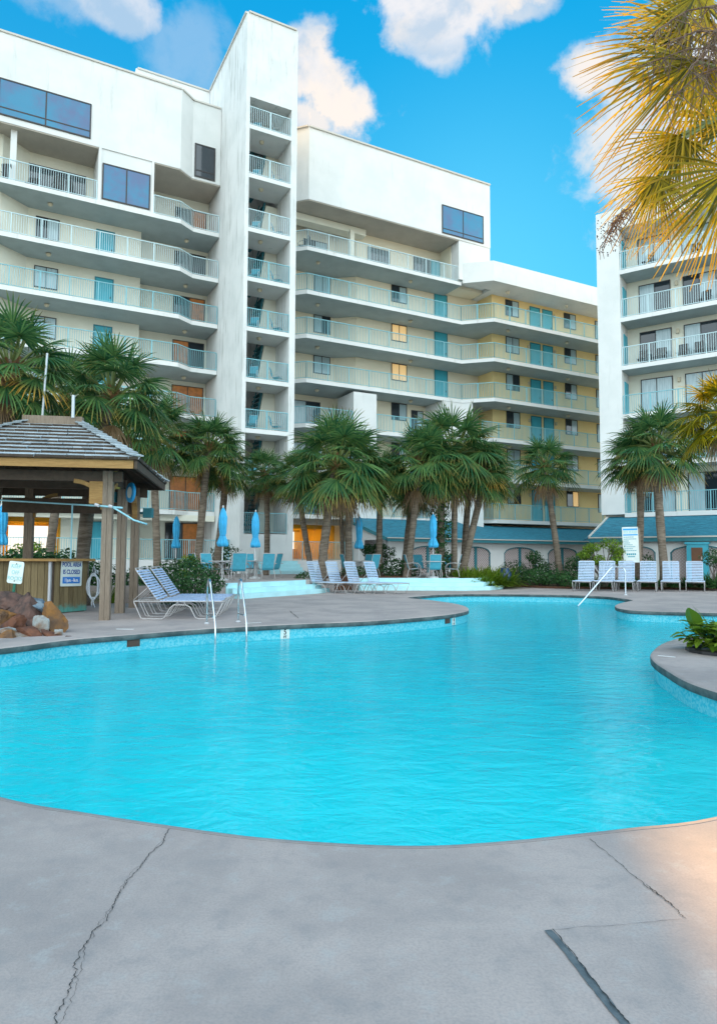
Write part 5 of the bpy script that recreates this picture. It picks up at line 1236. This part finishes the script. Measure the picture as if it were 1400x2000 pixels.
# urn
p=at(985,31.6,.1); q=MB(); q.lathe([(.16,0),(.20,.05),(.30,.3),(.32,.5),(.26,.68),(.18,.76),(.22,.82),(.17,.83),(.12,.7)],(0,0,0),20); o=q.build('urn',mat('dark_blue_glaze',(.015,.05,.13),.25),None,smooth=True); o.location=p; tag(o,'dark blue glazed urn at the tip of the lime fern bed','urn')

# rocks
import bmesh
M['rock1']=mat('rust_brown_rock',(.06,.024,.016),.75,color2=(.18,.065,.03),scale=4,bump=.9,bscale=7); M['rock2']=mat('ochre_rock',(.26,.11,.022),.75,color2=(.10,.055,.03),scale=3,bump=.9,bscale=6); M['rock3']=mat('grey_blue_rock',(.06,.09,.13),.6,color2=(.20,.25,.28),scale=4,bump=.9,bscale=6); M['rock4']=mat('pale_flat_rock',(.34,.38,.38),.7,color2=(.20,.11,.06),scale=3,bump=.8,bscale=6); M['rock5']=mat('purple_brown_rock',(.05,.028,.022),.7,color2=(.15,.075,.055),scale=5,bump=.9,bscale=7)
def rock(px,py,wp,hp,d,m,label,seed,tilt=0.0,dep=.7):
    c=D(px,py,d); s=d/FPX; rx,rz=wp*s/2,hp*s/2; bm=bmesh.new(); bmesh.ops.create_icosphere(bm,subdivisions=4,radius=1.0); rnd=random.Random(seed)
    planes=[(Vector((rnd.gauss(0,1),rnd.gauss(0,1),rnd.gauss(0,1))).normalized(),rnd.uniform(.30,.66)) for _ in range(13)]
    for v_ in bm.verts:
        p=v_.co.copy()
        for nn,k in planes:
            e=p.dot(nn)-k
            if e>0: p-=nn*e*.99
        p+=p.normalized()*(.05*noise.noise(p*2.5+Vector((seed,0,0)))+.05*noise.noise(p*7)+.03*noise.noise(p*16)); v_.co=Vector((p.x*rx*1.9,p.y*rx*dep*1.9,p.z*rz*1.95))
    me=bpy.data.meshes.new('rock'); bm.to_mesh(me); bm.free(); me.materials.append(M[m]); o=bpy.data.objects.new('rock',me); col.objects.link(o); o.location=c; o.rotation_euler=(rnd.uniform(-.1,.1),tilt,rnd.uniform(-.2,.2)); tag(o,label,'rock','rocks piled at the pool edge'); return o
for i,a in enumerate([(52,1212,78,58,13.0,'rock5','large purple brown boulder in the middle of the pile',.45,.7),(72,1182,62,26,13.1,'rock3','grey blue slab rock topping the pile on the right',.28,.6),(105,1218,46,46,12.7,'rock2','tall ochre brown rock at the right shoulder of the pile',.1,.6),(6,1202,46,34,12.6,'rock2','bright ochre wedge rock at the left frame edge',.2,.6),
     (26,1222,54,36,12.4,'rock1','rust brown triangular rock in the left middle',-.3,.6),(60,1237,42,26,12.1,'rock1','reddish pointed rock in the middle of the second course',0,.6),(97,1242,30,22,12.1,'rock1','small dark red brown rock right of the reddish one',0,.6),(16,1234,56,18,12.1,'rock4','long pale flat stone at left under the triangle rock',.1,.6),(22,1246,36,20,11.9,'rock2','tan rounded rock low at the left',0,.6),
     (-4,1250,30,20,11.9,'rock1','brown rock cut by the left frame edge',0,.6),(72,1256,52,14,11.75,'rock4','pale flat slab overhanging the water, left of two',0,.5),(118,1254,42,12,11.8,'rock4','pale flat slab overhanging the water, right of two',0,.5),(14,1268,50,18,11.5,'rock3','bluish flat slab at the waterline by the left edge',0,.5),(46,1266,26,14,11.6,'rock2','orange stone wedged between flat waterline slabs',0,.5),
     (116,1238,22,22,12.2,'rock4','small pale tan chip at the right foot of the pile',0,.6),(14,1182,60,26,13.3,'rock5','dark layered rock at the top left of the pile',.15,.7),(78,1222,20,34,12.35,'rock4','narrow pale standing stone in the pile centre',0,.6),(45,1258,30,16,12.0,'rock1','brown filler stone behind the orange waterline stone',0,.6),(132,1246,16,10,12.0,'rock5','smallest dark chip at the far right of the pile',0,.6),(40,1200,60,50,13.5,'rock1','rust boulder at the back of the pile under the sign post',0,.8)]):
    rock(*a[:7],seed=100+i,tilt=a[7],dep=a[8])
